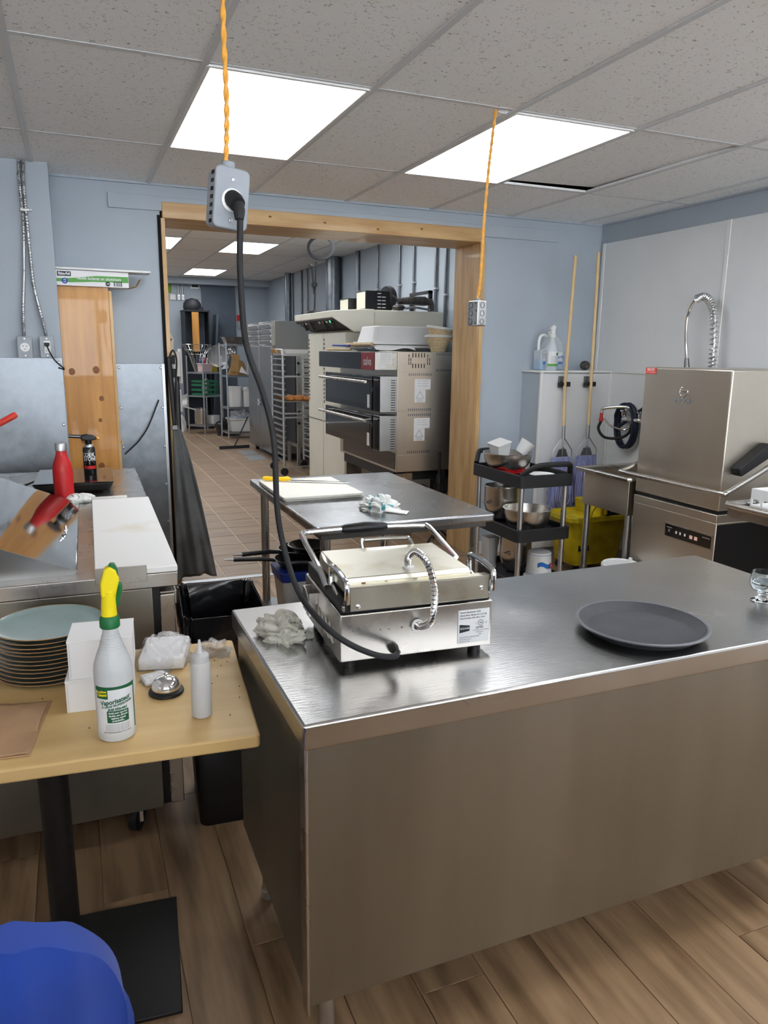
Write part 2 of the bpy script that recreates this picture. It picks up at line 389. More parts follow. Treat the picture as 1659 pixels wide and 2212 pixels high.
ceil_tile_mat('ceil_tile_far', (248, 245, 240))
mat('grid_white', (214, 216, 218), .45)
mat('lamp', (248, 251, 255), .5, emis=PANEL)
GX = [-3.0]+[.505+.632*k for k in range(-5, 6)]+[3.89]
GY = [-4.5]+[2.895+1.195*k for k in range(-6, 2)]+[5.01]
ce = struct(MB().box(-3, -4.5, 2.72, 3.89, 5.3, 2.78).build('ceiling', 'void_shade'), 'suspended ceiling of speckled white tiles')  # backing slab painted as the unlit void over the tiles
LIT = {(6, 7), (8, 7), (8, 5), (10, 5), (8, 3), (6, 1), (9, 1), (3, 1)}  # only two are in view; the others are unseen panels added for light
tiles = {}
def ctile(w_, d_, name, m, par):
    k = (round(w_, 3), round(d_, 3), name)
    if k in tiles: return cp(tiles[k], par)
    tiles[k] = MB().box(0, 0, 0, w_-.003, d_-.003, .014).build(name, m, par); return tiles[k]
def lightbox(x0, y0, x1, y1, z, label):
    t = thing('ceiling_light', label, 'light', (x0, y0, z), group='ceiling light panels')
    w_, d_ = x1-x0, y1-y0; f = MB(); e = .022
    f.box(e*.3, e*.3, 0, w_-e*.3, e, .012).box(e*.3, d_-e, 0, w_-e*.3, d_-e*.3, .012).box(e*.3, e, 0, e, d_-e, .012).box(w_-e, e, 0, w_-e*.3, d_-e, .012)
    f.build('frame', 'white', t, bev=.002)
    MB().box(e, e, .004, w_-e, d_-e, .02).build('diffuser', 'lamp', t)
    return t
for i in range(len(GX)-1):
    for j in range(len(GY)-1):
        x0, x1, y0, y1 = GX[i], GX[i+1], GY[j], GY[j+1]
        if x1-x0 < .02: continue
        if (i, j) in LIT:
            lightbox(x0, y0, x1, y1, 2.541, {(6, 7): 'bright square-looking ceiling panel above the hanging grey outlet box', (8, 7): 'bright ceiling panel beside the sagging ceiling tile'}.get((i, j), 'unseen ceiling panel added over the dining side')); continue
        if (i, j) == (7, 7): 
            o = MB().prism([(0, 0), (x1-x0-.075, 0), (x1-x0-.055, .05), (x1-x0-.003, .06), (x1-x0-.003, y1-y0-.003), (0, y1-y0-.003)], 0, .014, 'z').build('ceiling_tile', 'ceil_tile', ce); o.location = (x0, y0, 2.55); continue
        o = ctile(x1-x0, y1-y0, 'ceiling_tile', 'ceil_tile', ce); o.location = (x0+.0015, y0+.0015, 2.55)
        if (i, j) == (9, 7): o.rotation_euler = (R(.9), R(-.6), R(-2.2)); o.location = (x0+.0, y0-.012, 2.551)
for x in GX[1:-1]: MB().box(x-.012, -4.5, 2.543, x+.012, 5.01, 2.549).build('grid_bar', 'grid_white', ce)
for y in GY[1:-1]: MB().box(-3, y-.012, 2.5475, 3.89, y+.012, 2.5492).build('grid_bar', 'grid_white', ce)
MB().box(-.05, 4.99, 2.538, 3.89, 5.01, 2.55).box(3.87, -4.5, 2.538, 3.89, 4.99, 2.55).build('edge_angle', 'wall_blue', ce)
# ---------------------------------------------------------------- back-room ceiling
HX = [-1.5]+[2.065+.632*k for k in range(-5, 3)]+[3.89]
HY = [5.38]+[10.2+1.22*k for k in range(-3, 5)][:8]+[15.88]
cb = struct(MB().box(-1.5, 5.38, 3.02, 3.89, 15.9, 3.08).build('ceiling_back_room', 'void_shade'), 'suspended ceiling of the back room')  # backing slab, again in the painted void colour
BL = {(6, 4): 'long bright ceiling panel over the tiled walkway', (6, 7): 'small far ceiling panel before the bulkhead', (4, 4): 'ceiling panel cut off by the left jamb', (4, 7): 'bright panel behind the left jamb near the bulkhead', (6, 1): 'unseen ceiling panel added just inside the opening', (7, 2): 'unseen ceiling panel added above the bakery oven', (4, 2): 'unseen panel added behind the left jamb near the opening', (2, 1): 'added panel hidden behind the left wall nearest the opening', (2, 3): 'added panel hidden behind the left wall, second row', (2, 5): 'added panel hidden behind the left wall, third row', (2, 7): 'added panel hidden behind the left wall, far row'}  # panels near the opening and behind the left wall are unseen, added for light
for i in range(len(HX)-1):
    for j in range(len(HY)-1):
        x0, x1, y0, y1 = HX[i], HX[i+1], HY[j], HY[j+1]
        if x1-x0 < .02 or y1-y0 < .02: continue
        if (i, j) in BL: lightbox(x0, y0, x1, y1, 2.948, BL[(i, j)]); continue
        o = ctile(x1-x0, y1-y0, 'ceiling_tile', 'ceil_tile_far', cb); o.location = (x0+.0015, y0+.0015, 2.957)
for x in HX[1:-1]: MB().box(x-.012, 5.38, 2.95, x+.012, 15.88, 2.956).build('grid_bar', 'grid_white', cb)
for y in HY[1:-1]: MB().box(-1.5, y-.012, 2.9548, 3.89, y+.012, 2.9562).build('grid_bar', 'grid_white', cb)

struct(MB().box(-1.5, 15.62, 2.83, 3.89, 15.9, 2.953).build('trim_11', 'wall_blue', bev=.003), 'bulkhead along the far wall')

# ================================================================= STEEL COUNTER AND WHAT STANDS ON IT
ct = thing('steel_counter', 'long brushed stainless steel counter cabinet with panini grill and round tray on it', 'counter', (.36, 1.255, 0))
W, D = 1.665, .7
MB().box(0, 0, .815, W, D, .87).build('worktop', 'steel_top', ct, bev=.006, seg=3)
MB().box(.012, .02, .21, W-.012, D-.02, .8145).build('body', 'steel_warm', ct, bev=.003)
MB().box(.012, .0165, .21, W-.02, .0205, .812).build('front_panel', 'steel_warm', ct, bev=.001)
MB().box(.006, .012, .19, .013, .05, .8145).build('corner_strip', 'steel', ct, bev=.002)
for x in (.07, W-.07):
    for y in (.08, D-.08):
        l = MB().cyl((x, y, .03), (x, y, .2), .019).build('leg', 'alum', ct)
        MB().lathe([(.014, 0), (.024, .006), (.024, .03), (.019, .032)], 16, (x, y, 0)).build('foot', 'alum', l)

# panini grill, its back turned to the camera
mat('steel_stain', (200, 196, 182), .34, 1, var=.12, vs=9, c2=(166, 154, 116), lo=.2, hi=.4, rvar=.1)
mat('lid_top', (206, 203, 190), .34, 1, vs=6, c2=(178, 168, 132), lo=.28, hi=.45, rvar=.12)
g = thing('panini_grill', 'stainless steel panini sandwich grill with flexible metal conduit and black cord', 'grill', (.508, 1.468, .87), R(-3.5))
gw, gd = .374, .335
MB().box(0, 0, .018, gw, gd, .13).build('body', 'steel', g, bev=.003)
for x in (.03, gw-.03):
    for y in (.03, gd-.03): MB().cyl((x, y, 0), (x, y, .02), .015, .017, 14).build('foot', 'black', g)
MB().box(.006, .004, .13, gw-.006, gd-.004, .163).build('lower_plate', 'black', g, bev=.003)
MB().box(.022, -.0055, .138, gw-.014, -.002, .194).box(.022, -.0055, .19, gw-.014, .02, .194).build('rear_bracket', 'steel_stain', g, bev=.0015)
for x, z in ((.04, .149), (gw-.035, .166)): MB().lathe([(.005, 0), (.005, .002), (.0025, .0035), (0, .0035)], 12).xf(Matrix.Translation((x, -.0055, z))@Matrix.Rotation(R(90), 4, 'X')).build('screw', 'chrome', g)
lid = MB().box(.018, .018, .172, gw-.05, .255, .198)
lid.hexa([(.018, .018, .198), (gw-.05, .018, .198), (gw-.05, .255, .198), (.018, .255, .198)], [(.022, .022, .208), (gw-.054, .022, .208), (gw-.054, .25, .211), (.022, .25, .211)])
lid.build('lid', 'lid_top', g, bev=.002)
MB().box(.02, .012, .164, gw-.045, .26, .173).build('upper_plate', 'black', g, bev=.002)
burn = MB()
for k in range(16):
    x = .04+random.random()*.25; burn.box(x, .0172, .176+random.random()*.01, x+.004+random.random()*.008, .0178, .186+random.random()*.01)
burn.build('burn_marks', 'knot', g)['kind'] = 'stuff'
ha = MB().tube(bez([(.004, .13, .155), (.002, .2, .185), (.0, .36, .22), (.006, .385, .225), (.03, .395, .226), (.18, .398, .228), (.34, .395, .224), (.362, .385, .222), (.368, .34, .21), (.368, .2, .18)], 8), .0075, 10)
h = ha.build('lift_handle', 'chrome', g)
MB().tube([(.115, .397, .227), (.125, .397, .227), (.18, .398, .228), (.235, .397, .227), (.245, .397, .227)], [.009, .0125, .015, .0125, .009], 14).build('grip', 'black', h)
MB().tube(bez([(.13, .255, .205), (.135, .275, .222), (.16, .28, .224), (.25, .28, .222), (.265, .275, .22), (.27, .255, .205)], 6), .005, 8).build('tray_handle', 'chrome', g)
for x, s in ((.012, 1), (gw-.008, 1)):
    MB().tube(bez([(x, .115, .165), (x, .12, .198), (x, .11, .212), (x, .05, .214), (x, -.003, .208), (x, -.014, .195), (x, -.014, .16)], 6), .0068, 10).build('hinge_bar', 'chrome', g)
    MB().hexa([(x-.006, .1, .165), (x+.0, .1, .165), (x+.0, -.0, .138), (x-.006, -.0, .138)], [(x-.006, .1, .175), (x+.0, .1, .175), (x+.0, .0, .15), (x-.006, .0, .15)]).build('hinge_plate', 'steel', g, bev=.001)
fx = bez([(.182, .06, .205), (.179, .052, .236), (.186, .02, .256), (.195, -.025, .24), (.2, -.058, .185), (.196, -.055, .12), (.188, -.02, .092), (.182, 0, .09)], 22)
MB().tube(fx, [.0078+.0011*math.cos(k*2.1) for k in range(len(fx))], 12).build('conduit', 'chrome', g)
MB().lathe([(.015, 0), (.015, .004), (.01, .005)], 18).xf(Matrix.Translation((.182, -.004, .09))@Matrix.Rotation(R(90), 4, 'X')).build('collar', 'white', g)
MB().lathe([(.013, 0), (.013, .004), (.009, .006)], 18, (.182, .06, .208)).build('collar', 'white', g)
MB().lathe([(.012, 0), (.012, .012), (.009, .02), (.005, .026)], 8).xf(Matrix.Translation((.124, 0, .042))@Matrix.Rotation(R(90), 4, 'X')).build('cord_gland', 'black', g)
for x in (.095, .115, .146): MB().lathe([(.0035, 0), (.002, .002), (0, .002)], 10).xf(Matrix.Translation((x, 0, .088))@Matrix.Rotation(R(90), 4, 'X')).build('screw', 'chrome', g)
# side switch guard and louvres
sw = MB().prism([(.2, .06), (.27, .06), (.27, .12), (.245, .118), (.2, .09)], -.022, -.018, 'x').prism([(.2, .06), (.204, .06), (.204, .118), (.2, .118)], -.022, 0, 'x').prism([(.266, .06), (.27, .06), (.27, .12), (.266, .12)], -.022, 0, 'x')
sw.build('switch_guard', 'steel', g, bev=.001)
for k in range(4):
    MB().tube([(-.001, .05+k*.035, .045), (-.003, .07+k*.035, .065), (-.001, .085+k*.035, .085)], [.003, .006, .003], 8).build('louvre', 'steel', g)
lb = MB().box(gw-.088, -.0012, .03, gw-.008, -.0004, .112).build('label_plate', 'label_white', g); lb['label'] = 'white maker label'
def gl(s, x, z, size, bold=0, al='LEFT'): text('lettering', s, 'ink', lb, (gw-.088+x, -.0016, z), FACE_NEG_Y, size, al, bold)
gl('Panini Sandwich Grill', .004, .106, .0062, .0001); gl('(Single-Plus): Model SG-1LF-240', .004, .0985, .0053, .0001); gl('Electrical Ratings: 240V, 60Hz, 2.4KW', .004, .0915, .0042, .0001)
gl('LISTED', .046, .066, .0065, .0002); gl('COMMERCIAL COOKING', .038, .0595, .0037); gl('APPLIANCE', .047, .0545, .0037); gl('37E8', .053, .0495, .0037)
gl('C', .044, .077, .005); gl('US', .069, .077, .005); gl('UL', .0545, .0775, .0065, .0002)
MB().lathe([(.0072, 0), (.0072, .0003), (.0062, .0003), (.0062, 0)], 22, closed=True).xf(Matrix.Translation((gw-.088+.058, -.0013, .0775))@Matrix.Rotation(R(90), 4, 'X')).build('listing_mark', 'ink', lb)
MB().prism([(.004, .056), (.03, .06), (.03, .073), (.004, .077)], -.0017, -.0013, 'y').xf(Matrix.Translation((gw-.088, 0, 0))).build('maker_mark', 'ink', lb)
text('lettering', 'CECILWARE', 'label_white', lb, (gw-.088+.017, -.0019, .0665), FACE_NEG_Y, .0062, 'CENTER', .0001, .72)
gl('CECILWARE CORPORATION', .004, .0445, .004); gl('43-05 20th Avenue', .004, .0395, .004); gl('Long Island City,', .004, .0345, .004)
cb_ = bez([(.3315, 1.566, 1.8235), (.3305, 1.567, 1.79), (.331, 1.575, 1.713), (.341, 1.585, 1.584), (.374, 1.583, 1.479), (.395, 1.58, 1.379), (.40, 1.58, 1.225), (.413, 1.57, 1.131), (.43, 1.52, 1.047), (.457, 1.445, 1.001), (.497, 1.40, .967), (.56, 1.395, .931), (.612, 1.405, .914), (.631, 1.428, .9125)], 10)
tag(MB().tube(cb_, .0066, 12).build('power_cord', 'black_rubber'), 'thick black power cord hanging from grey outlet box down to panini grill', 'cord')

# hanging outlet boxes on orange cords
def orange_cord(P, r, label):
    b = MB(); path = bez(P, 40); b.tube(path, r*.62, 8)
    for ph in (0, math.pi):
        b.tube([p+Vector((math.cos(k*.33+ph), math.sin(k*.33+ph), 0))*r*.4 for k, p in enumerate(path)], r*.62, 8)
    return tag(b.build('hanging_cord', 'orange'), label, 'cord')
ob = thing('outlet_box', 'grey hanging outlet box with big black plug in it', 'outlet box', (.313, 1.65, 1.87), R(22))
ob.rotation_euler = (R(2), R(5), R(12))
MB().prism(rrect(-.034, -.056, .034, .056, .012), -.0, .042, 'z').xf(Matrix.Rotation(R(90), 4, 'X')).build('back_box', 'grey_plastic', ob, bev=.003)
MB().prism(rrect(-.037, -.059, .037, .059, .012), .0, .009, 'z').xf(Matrix.Translation((0, -.042, 0))@Matrix.Rotation(R(90), 4, 'X')).build('cover_plate', 'grey_plastic', ob, bev=.003)
MB().cyl((0, -.02, .056), (0, -.02, .074), .014, n=14).build('cord_gland', 'grey_plastic', ob, bev=.002)
MB().lathe([(.023, 0), (.023, .004), (.019, .005), (0, .004)], 24).xf(Matrix.Translation((0, -.051, -.004))@Matrix.Rotation(R(90), 4, 'X')).build('receptacle', 'white_plastic', ob)
pg = MB().tube([(.0, -.053, -.002), (.001, -.065, -.006), (.003, -.075, -.014)], [.0185, .0175, .016], 16).tube([(.003, -.075, -.014), (.004, -.082, -.026), (.004, -.085, -.043)], [.0125, .012, .009], 14).build('plug', 'black_rubber', ob); pg['label'] = 'black moulded plug'
for z in (.036, -.042): MB().lathe([(.0045, 0), (.004, .002), (0, .003)], 12).xf(Matrix.Translation((0, -.051, z))@Matrix.Rotation(R(90), 4, 'X')).build('screw', 'alum', ob)
for k in range(7): MB().box(-.0352, -.034, -.05+k*.0155, -.0338, -.022, -.043+k*.0155).build('side_marks', 'ink', ob)
orange_cord([(.322, 1.643, 1.943), (.327, 1.645, 2.05), (.326, 1.648, 2.2), (.328, 1.65, 2.36), (.33, 1.65, 2.552)], .0058, 'orange twisted cord holding the grey outlet box with plug')
ob2 = thing('outlet_box', 'small galvanised junction box with knockouts hanging without plug', 'outlet box', (1.626, 2.9, 1.734), R(-74))
MB().prism(rrect(-.03, -.052, .03, .052, .006), -.027, .027, 'y').xf(Matrix.Rotation(0, 4, 'X')).build('back_box', 'alum', ob2, bev=.003)
for x, z in ((-.012, .034), (-.012, 0), (-.012, -.034)):
    MB().lathe([(.0125, 0), (.0125, .001), (.0105, .001), (.0105, 0)], 18, closed=True).xf(Matrix.Translation((x, -.0275, z))@Matrix.Rotation(R(90), 4, 'X')).build('knockout', 'steel_dark', ob2)
    MB().lathe([(.0125, 0), (.0125, .001), (.0105, .001), (.0105, 0)], 18, closed=True).xf(Matrix.Translation((.0305, 0, z))@Matrix.Rotation(R(90), 4, 'Y')).build('knockout', 'steel_dark', ob2)
for x, z in ((.016, .042), (.02, .01), (.016, -.04), (-.022, .018), (-.022, -.02)):
    MB().cyl((x, -.0278, z), (x, -.027, z), .003, n=10).build('screw_hole', 'black', ob2)
MB().cyl((0, 0, .052), (0, 0, .064), .011, n=14).build('cord_gland', 'grey_plastic', ob2)
orange_cord([(1.627, 2.9, 1.797), (1.64, 2.905, 1.9), (1.651, 2.915, 2.1), (1.664, 2.918, 2.3), (1.676, 2.92, 2.42), (1.694, 2.925, 2.575)], .0068, 'orange twisted cord coming out of the hole beside a ceiling tile')

# rag, tray and glass
tag(lump(.052, .07, .05, 14, .55, 3.4).xf(Matrix.Translation((.443, 1.715, .87))@Matrix.Rotation(R(25), 4, 'Z')).build('dish_rag', 'cloth_dirty', sm=60), 'crumpled off-white dish rag beside the panini grill', 'rag')
prof = [(0, .004), (.132, .004), (.138, .006), (.156, .026), (.163, .027), (.165, .025), (.163, .022), (.157, .021), (.137, .002), (.13, 0), (0, 0)]
t = thing('serving_tray', 'round black non-slip serving tray lying on the steel counter', 'tray', (1.318, 1.425, .87))
mat('tray_edge', (104, 106, 112), .45)
mat('tray_black', (66, 67, 73), .6, var=.1, vs=14, bump=.1, bs=200)
MB().lathe(prof, 64).build('tray_body', 'tray_black', t); MB().lathe([(.1575, .0268), (.1625, .0285), (.1665, .0262), (.165, .0225)], 64).build('rim', 'tray_edge', t)
mat('glass', (245, 250, 252), .02, trans=1, ior=1.45)
mat('water', (240, 248, 250), .0, trans=1, ior=1.33)
gl_ = thing('drinking_glass', 'footed drinking glass half full of water on the counter', 'glass', (1.822, 1.492, .87))
MB().lathe([(0, .002), (.03, .002), (.031, .004), (.02, .008), (.013, .013), (.012, .02), (.02, .027), (.032, .037), (.0385, .052), (.0385, .068), (.034, .088), (.0325, .0885), (.0325, .088), (.037, .068), (.037, .053), (.0305, .039), (.019, .03), (0, .027)], 36).build('bowl', 'glass', gl_)
MB().lathe([(0, .0275), (.0185, .0305), (.030, .0395), (.0365, .0535), (.0367, .058), (0, .058)], 36).build('water', 'water', gl_)

# ================================================================= SMALL TABLE ON THE LEFT
mat('beech', (218, 186, 130), .42, st=(1, 8, 1), vs=2, c2=(204, 170, 112), bump=.02, bs=40)
mat('beech_edge', (214, 176, 118), .4, var=.05, vs=6)
TZ = .75
tb = thing('bistro_table', 'small table with pale beech top on a black pedestal', 'table', (-.09, 1.79, 0), R(-5))
tp = MB().prism(rrect(-.46, -.285, .442, .285, .012), TZ-.03, TZ, 'z').build('tabletop', 'beech', tb, bev=.004)
MB().cyl((-.02, 0, .012), (-.02, 0, TZ-.03), .034, n=24).build('pole', 'black', tb)
MB().box(-.26, -.205, 0, .25, .195, .012).build('base_plate', 'black', tb, bev=.003)
MB().box(-.2, -.2, TZ-.036, .18, .2, TZ-.03).build('top_plate', 'black', tb)
# stack of plates
mat('glaze', (132, 152, 150), .22, var=.08, vs=5, coat=.5)
mat('plate_dark', (24, 30, 34), .25, coat=.4)
mat('plate_rim', (150, 116, 76), .4)
pr = [(0, .004), (.105, .004), (.118, .006), (.131, .0125), (.1322, .0118), (.1315, .0105), (.118, .003), (.085, .0), (0, 0)]
N_PL = 12
plate = None
for k in range(N_PL):
    z = TZ+.0005+k*.0107; top = k == N_PL-1
    if plate is None or top:
        t = thing('dinner_plate', '', 'plate', (-.1, 2.0, z), group='stack of stoneware plates')
        MB().lathe(pr[3:], 72).build('plate_body', 'plate_dark', t)
        MB().lathe(pr[:4], 72).build('glazed_face', 'glaze', t)
        MB().lathe([(.1300, .0125), (.1315, .0130), (.1325, .0118), (.1318, .0104)], 72).build('rim', 'plate_rim', t)
        if plate is None: plate = t
    else: t = cptree(plate, None, (-.1+random.uniform(-.003, .003), 2.0+random.uniform(-.003, .003), z))
    t['label'] = 'grey-green glazed plate with brown rim, topmost of the stack' if top else ('dark stoneware plate lying directly on the beech table' if k == 0 else 'dark stoneware plate with brown rim within the stack')
# brown paper bag lying flat
bg = thing('paper_bag', 'flat folded brown paper bag on the beech table', 'bag', (-.19, 1.685, TZ), R(-8))
MB().box(-.12, -.125, .0005, .075, .125, .004).build('lower_sheet', 'brown_paper', bg, bev=.001)
MB().sheet(lambda u, v: (-.12+.19*u, -.123+.245*v, .0055+.004*math.sin(u*5)*math.sin(v*7)+.003*noise.noise(Vector((u*6, v*6, 1)))), 24, 24).build('upper_sheet', 'brown_paper', bg, solid=.0008)
# two white boxes
b1 = thing('carton', 'plain white carton directly on the table beside the plates', 'box', (.015, 1.78, TZ), R(-6), 'white cartons on the table')
def carton(b, w_, d_, h_):
    MB().box(-w_/2, -d_/2, 0, w_/2, d_/2, h_-.001).build('body', 'white_paper', b, bev=.001)
    MB().box(-w_/2-.0008, -d_/2-.0008, h_-.004, w_/2+.0008, d_/2, h_+.0002).build('lid', 'white_paper', b, bev=.001)
    MB().box(-w_/2+.004, -d_/2-.0006, .004, -w_/2+.0045, -d_/2, h_-.006).build('side_seam', 'grey', b)
carton(b1, .145, .13, .077)
b2 = thing('carton', 'plain white carton stacked on top of another carton', 'box', (.022, 1.785, TZ+.0775), R(-6), 'white cartons on the table')
carton(b2, .14, .125, .092)
# spray bottle
mat('frost', (226, 230, 232), .38, trans=.28, ior=1.3)
sb = thing('spray_bottle', 'white spray bottle with yellow trigger head and green collar', 'spray bottle', (.037, 1.582, TZ))
MB().lathe([(0, .001), (.034, .0), (.0385, .004), (.0395, .012), (.0395, .155), (.038, .168), (.031, .19), (.022, .212), (.0165, .232), (.0155, .25), (.0155, .258), (0, .258)], 40).build('bottle_body', 'frost', sb)
for k in range(7): MB().lathe([(.0165+.0016*k, 0), (.0175+.0016*k, -.0015), (.0173+.0016*k, -.003)], 24, (0, 0, .235-.0058*k)).build('neck_ring', 'frost', sb)
MB().lathe([(.019, 0), (.0205, .002), (.0205, .02), (.017, .026), (0, .026)], 30, (0, 0, .247)).build('collar', 'green', sb)
hd = MB().tube([(0, 0, .27), (0, 0, .285), (.001, 0, .31), (.003, 0, .33)], [.0165, .0155, .0145, .015], 18)
hd.prism([(-.014, .315), (.014, .312), (.02, .335), (.024, .352), (.018, .372), (.006, .381), (-.004, .374), (-.0135, .345)], -.013, .013, 'y')
hd.build('spray_head', 'yellow', sb, bev=.004)
MB().prism([(.012, .335), (.023, .348), (.022, .372), (.017, .384), (.009, .385), (.004, .379), (.014, .368)], -.0095, .0095, 'y').build('nozzle', 'green', sb, bev=.002)
MB().tube(bez([(.016, 0, .343), (.0235, 0, .335), (.0215, 0, .318), (.0175, 0, .302), (.0195, 0, .292)], 5), [.006]*5+[.0055]*5+[.005]*5+[.004]*6, 8).build('trigger', 'green', sb)
band('label', 'label_white', sb, .0397, .022, .128, -66, 72)['label'] = 'white and green label'
gb = MB(); V = []; F = []
for k in range(17):
    a = -66+138*k/16; aa = R(a)-math.pi/2
    for z in (.118+.0003*k-.0, .128): V.append((.0399*math.cos(aa), .0399*math.sin(aa), z if z == .128 else .118+.0035*math.sin(k/16*3.14)))
for k in range(16): F.append((2*k, 2*k+2, 2*k+3, 2*k+1))
gb.add(V, F).build('label_stripe', 'ink_green', sb)
band('label_stripe', 'ink_green', sb, .0399, .022, .128, 64, 72)
band('label_patch', 'ink_green', sb, .0399, .101, .122, -62, -22)
band('label_patch', 'ink_green', sb, .0399, .047, .074, -28, 38)
def st(s, a, z, size, m='ink_green', bold=0, sh=0, v=.1, sx=1): textw('lettering', s, m, sb, (0, 0, z), size, .0401, 'CENTER', bold, R(a), sx, sh, v)
st('Scrubbee', -44, .1165, .0068, 'yellow', .0003, .1); st('Cleanz', -42, .1095, .0085, 'yellow', .0004, .1)
st('Vaporisateur', 0, .0955, .0145, 'ink_green', .0005, 0, .16, .86); st('À USAGE PROFESSIONNEL', 4, .0865, .0066, 'ink_green', .0003, .15, .16, .86)
st('BUSE RÉGLABLE', 4, .0778, .0062, 'ink_green', .0004, .2, .05, .9)
for k, s in enumerate(('Parfait pour vaporiser', 'liquides, eau, aliments', 'végétaux, engrais', 'et herbicides...')): st(s, 5, .0695-k*.006, .0056, 'label_white', .0002, .15, .03, .8)
for k in range(5): st('lire attentivement le mode d emploi avant usage', 2, .0425-k*.0032, .0026, 'ink', 0, 0, 0)
st('NET CONTENTS/CONTENU: 32 fl. oz. (946 mL)', 2, .0250, .0034, 'ink', .0001, 0, 0, .85)
# napkin packs, plastic wrap
mat('film', (250, 250, 250), .08, alpha=.25, coat=.6, spec=.8)
np_ = thing('napkin_pack', 'white paper napkins in a clear plastic bag lying behind the bell', 'napkins', (.178, 1.965, TZ), R(-14), 'bagged napkins on the table')
MB().box(-.055, -.08, .001, .06, .075, .035).build('napkin_block', 'white_paper', np_, bev=.005)
mat('film2', (255, 255, 255), .08, alpha=.22, coat=1, spec=1)
f_ = lump(.075, .105, .06, 11, .35, 3); f_.build('plastic_bag', 'film2', np_, sm=80)
n2 = thing('napkin_pack', 'white napkin pack half hidden behind the spray bottle', 'napkins', (.14, 1.83, TZ), R(10), 'bagged napkins on the table')
MB().box(-.03, -.03, .001, .03, .03, .012).build('napkin_block', 'white_paper', n2, bev=.004); lump(.036, .036, .02, 5, .3, 2.5).build('plastic_bag', 'film2', n2, sm=80)
tag(lump(.042, .045, .03, 17, .7, 2.6).xf(Matrix.Translation((.312, 1.955, TZ))).build('plastic_wrap', 'film', sm=80), 'crumpled clear plastic wrap on the table edge', 'plastic')
# bell
bl = thing('service_bell', 'chrome service bell on round black base', 'bell', (.159, 1.752, TZ))
MB().lathe([(0, 0), (.040, 0), (.042, .003), (.041, .008), (.035, .012), (0, .012)], 40).build('base', 'black', bl)
MB().lathe([(.034, .0125), (.0345, .015), (.033, .024), (.028, .033), (.02, .0385), (.01, .041), (0, .0418)], 40).build('dome', 'chrome', bl)
MB().lathe([(.003, .041), (.003, .046), (.0055, .0475), (.0055, .05), (.0, .052)], 16).build('button', 'chrome', bl)
# squeeze bottle
mat('frost2', (232, 232, 232), .4, trans=.35, ior=1.25)
mat('sauce', (240, 238, 236), .5)
sq = thing('squeeze_bottle', 'slim translucent squeeze bottle with pointed nozzle half full', 'squeeze bottle', (.222, 1.605, TZ))
MB().lathe([(0, 0), (.019, 0), (.0225, .003), (.0225, .125), (.021, .13), (.0185, .133), (.0185, .136), (0, .136)], 32).build('bottle_body', 'frost2', sq)
MB().lathe([(0, .003), (.0205, .003), (.0207, .078), (0, .078)], 28).build('contents', 'sauce', sq)
MB().lathe([(.02, .133), (.0205, .135), (.0205, .147), (.018, .15), (.009, .153), (.0065, .158), (.0025, .183), (0, .184)], 28).build('nozzle_cap', 'frost2', sq)
# crumbs
tag(None or (lambda b: b.build('crumbs', 'ink'))((lambda b: [b.box(x, y, TZ+.0002, x+.0022, y+.0022, TZ+.0018) for x, y in [(.3, 1.9), (.31, 1.86), (.29, 1.8), (.33, 1.72), (.27, 1.76), (.318, 1.66), (.25, 1.7), (.28, 1.58), (-.02, 1.63), (-.12, 1.82), (.33, 1.88)]] and b)(MB())), 'dark crumbs scattered on the beech table', 'crumbs', kind='stuff')
# blue velvet chair
ch = thing('velvet_chair', 'royal blue velvet chair with a rounded channelled back', 'chair', (-.225, 1.1, 0), R(4))
NS = 7; nu, nv = 48, 30; V = []; F = []
def back(u, v, inner):
    e = 2*u-1; hw = .225; x = hw*e
    top = .63+.252*math.sqrt(max(0, 1-abs(e)**2.1)); z = .40+(top-.40)*v
    g_ = .007*abs(math.sin(u*math.pi*NS))
    y = -.20+.10*e*e-.03*v
    return (x, y+((.03-g_) if inner else (-.03+g_)), z)
for inner in (0, 1):
    for j in range(nv+1):
        for i in range(nu+1): V.append(Vector(back(.5-.5*math.cos(math.pi*(.02+.96*i/nu)), j/nv, inner)))
n1 = (nu+1)*(nv+1)
for i in range(nu):
    for j in range(nv):
        a = j*(nu+1)+i; F.append((a, a+1, a+nu+2, a+nu+1)); F.append((n1+a+nu+1, n1+a+nu+2, n1+a+1, n1+a))
    a = nv*(nu+1)+i; F.append((a, a+1, n1+a+1, n1+a)); F.append((n1+i, n1+i+1, i+1, i))
for j in range(nv):
    for i in (0, nu):
        a = j*(nu+1)+i; F.append((a, a+nu+1, n1+a+nu+1, n1+a))
MB().add(V, F).build('backrest', 'velvet', ch, sm=50, bev=.02, seg=4)
MB().lathe([(0, .38), (.22, .38), (.25, .40), (.25, .45), (.23, .475), (0, .48)], 40).xf(Matrix.Translation((0, .03, 0))).build('seat', 'velvet', ch)
for sx in (-1, 1):
    for sy in (-1, 1): MB().cyl((sx*.15, .03+sy*.15, .38), (sx*.21, .03+sy*.21, 0), .014, .009, 12).build('leg', 'black', ch)

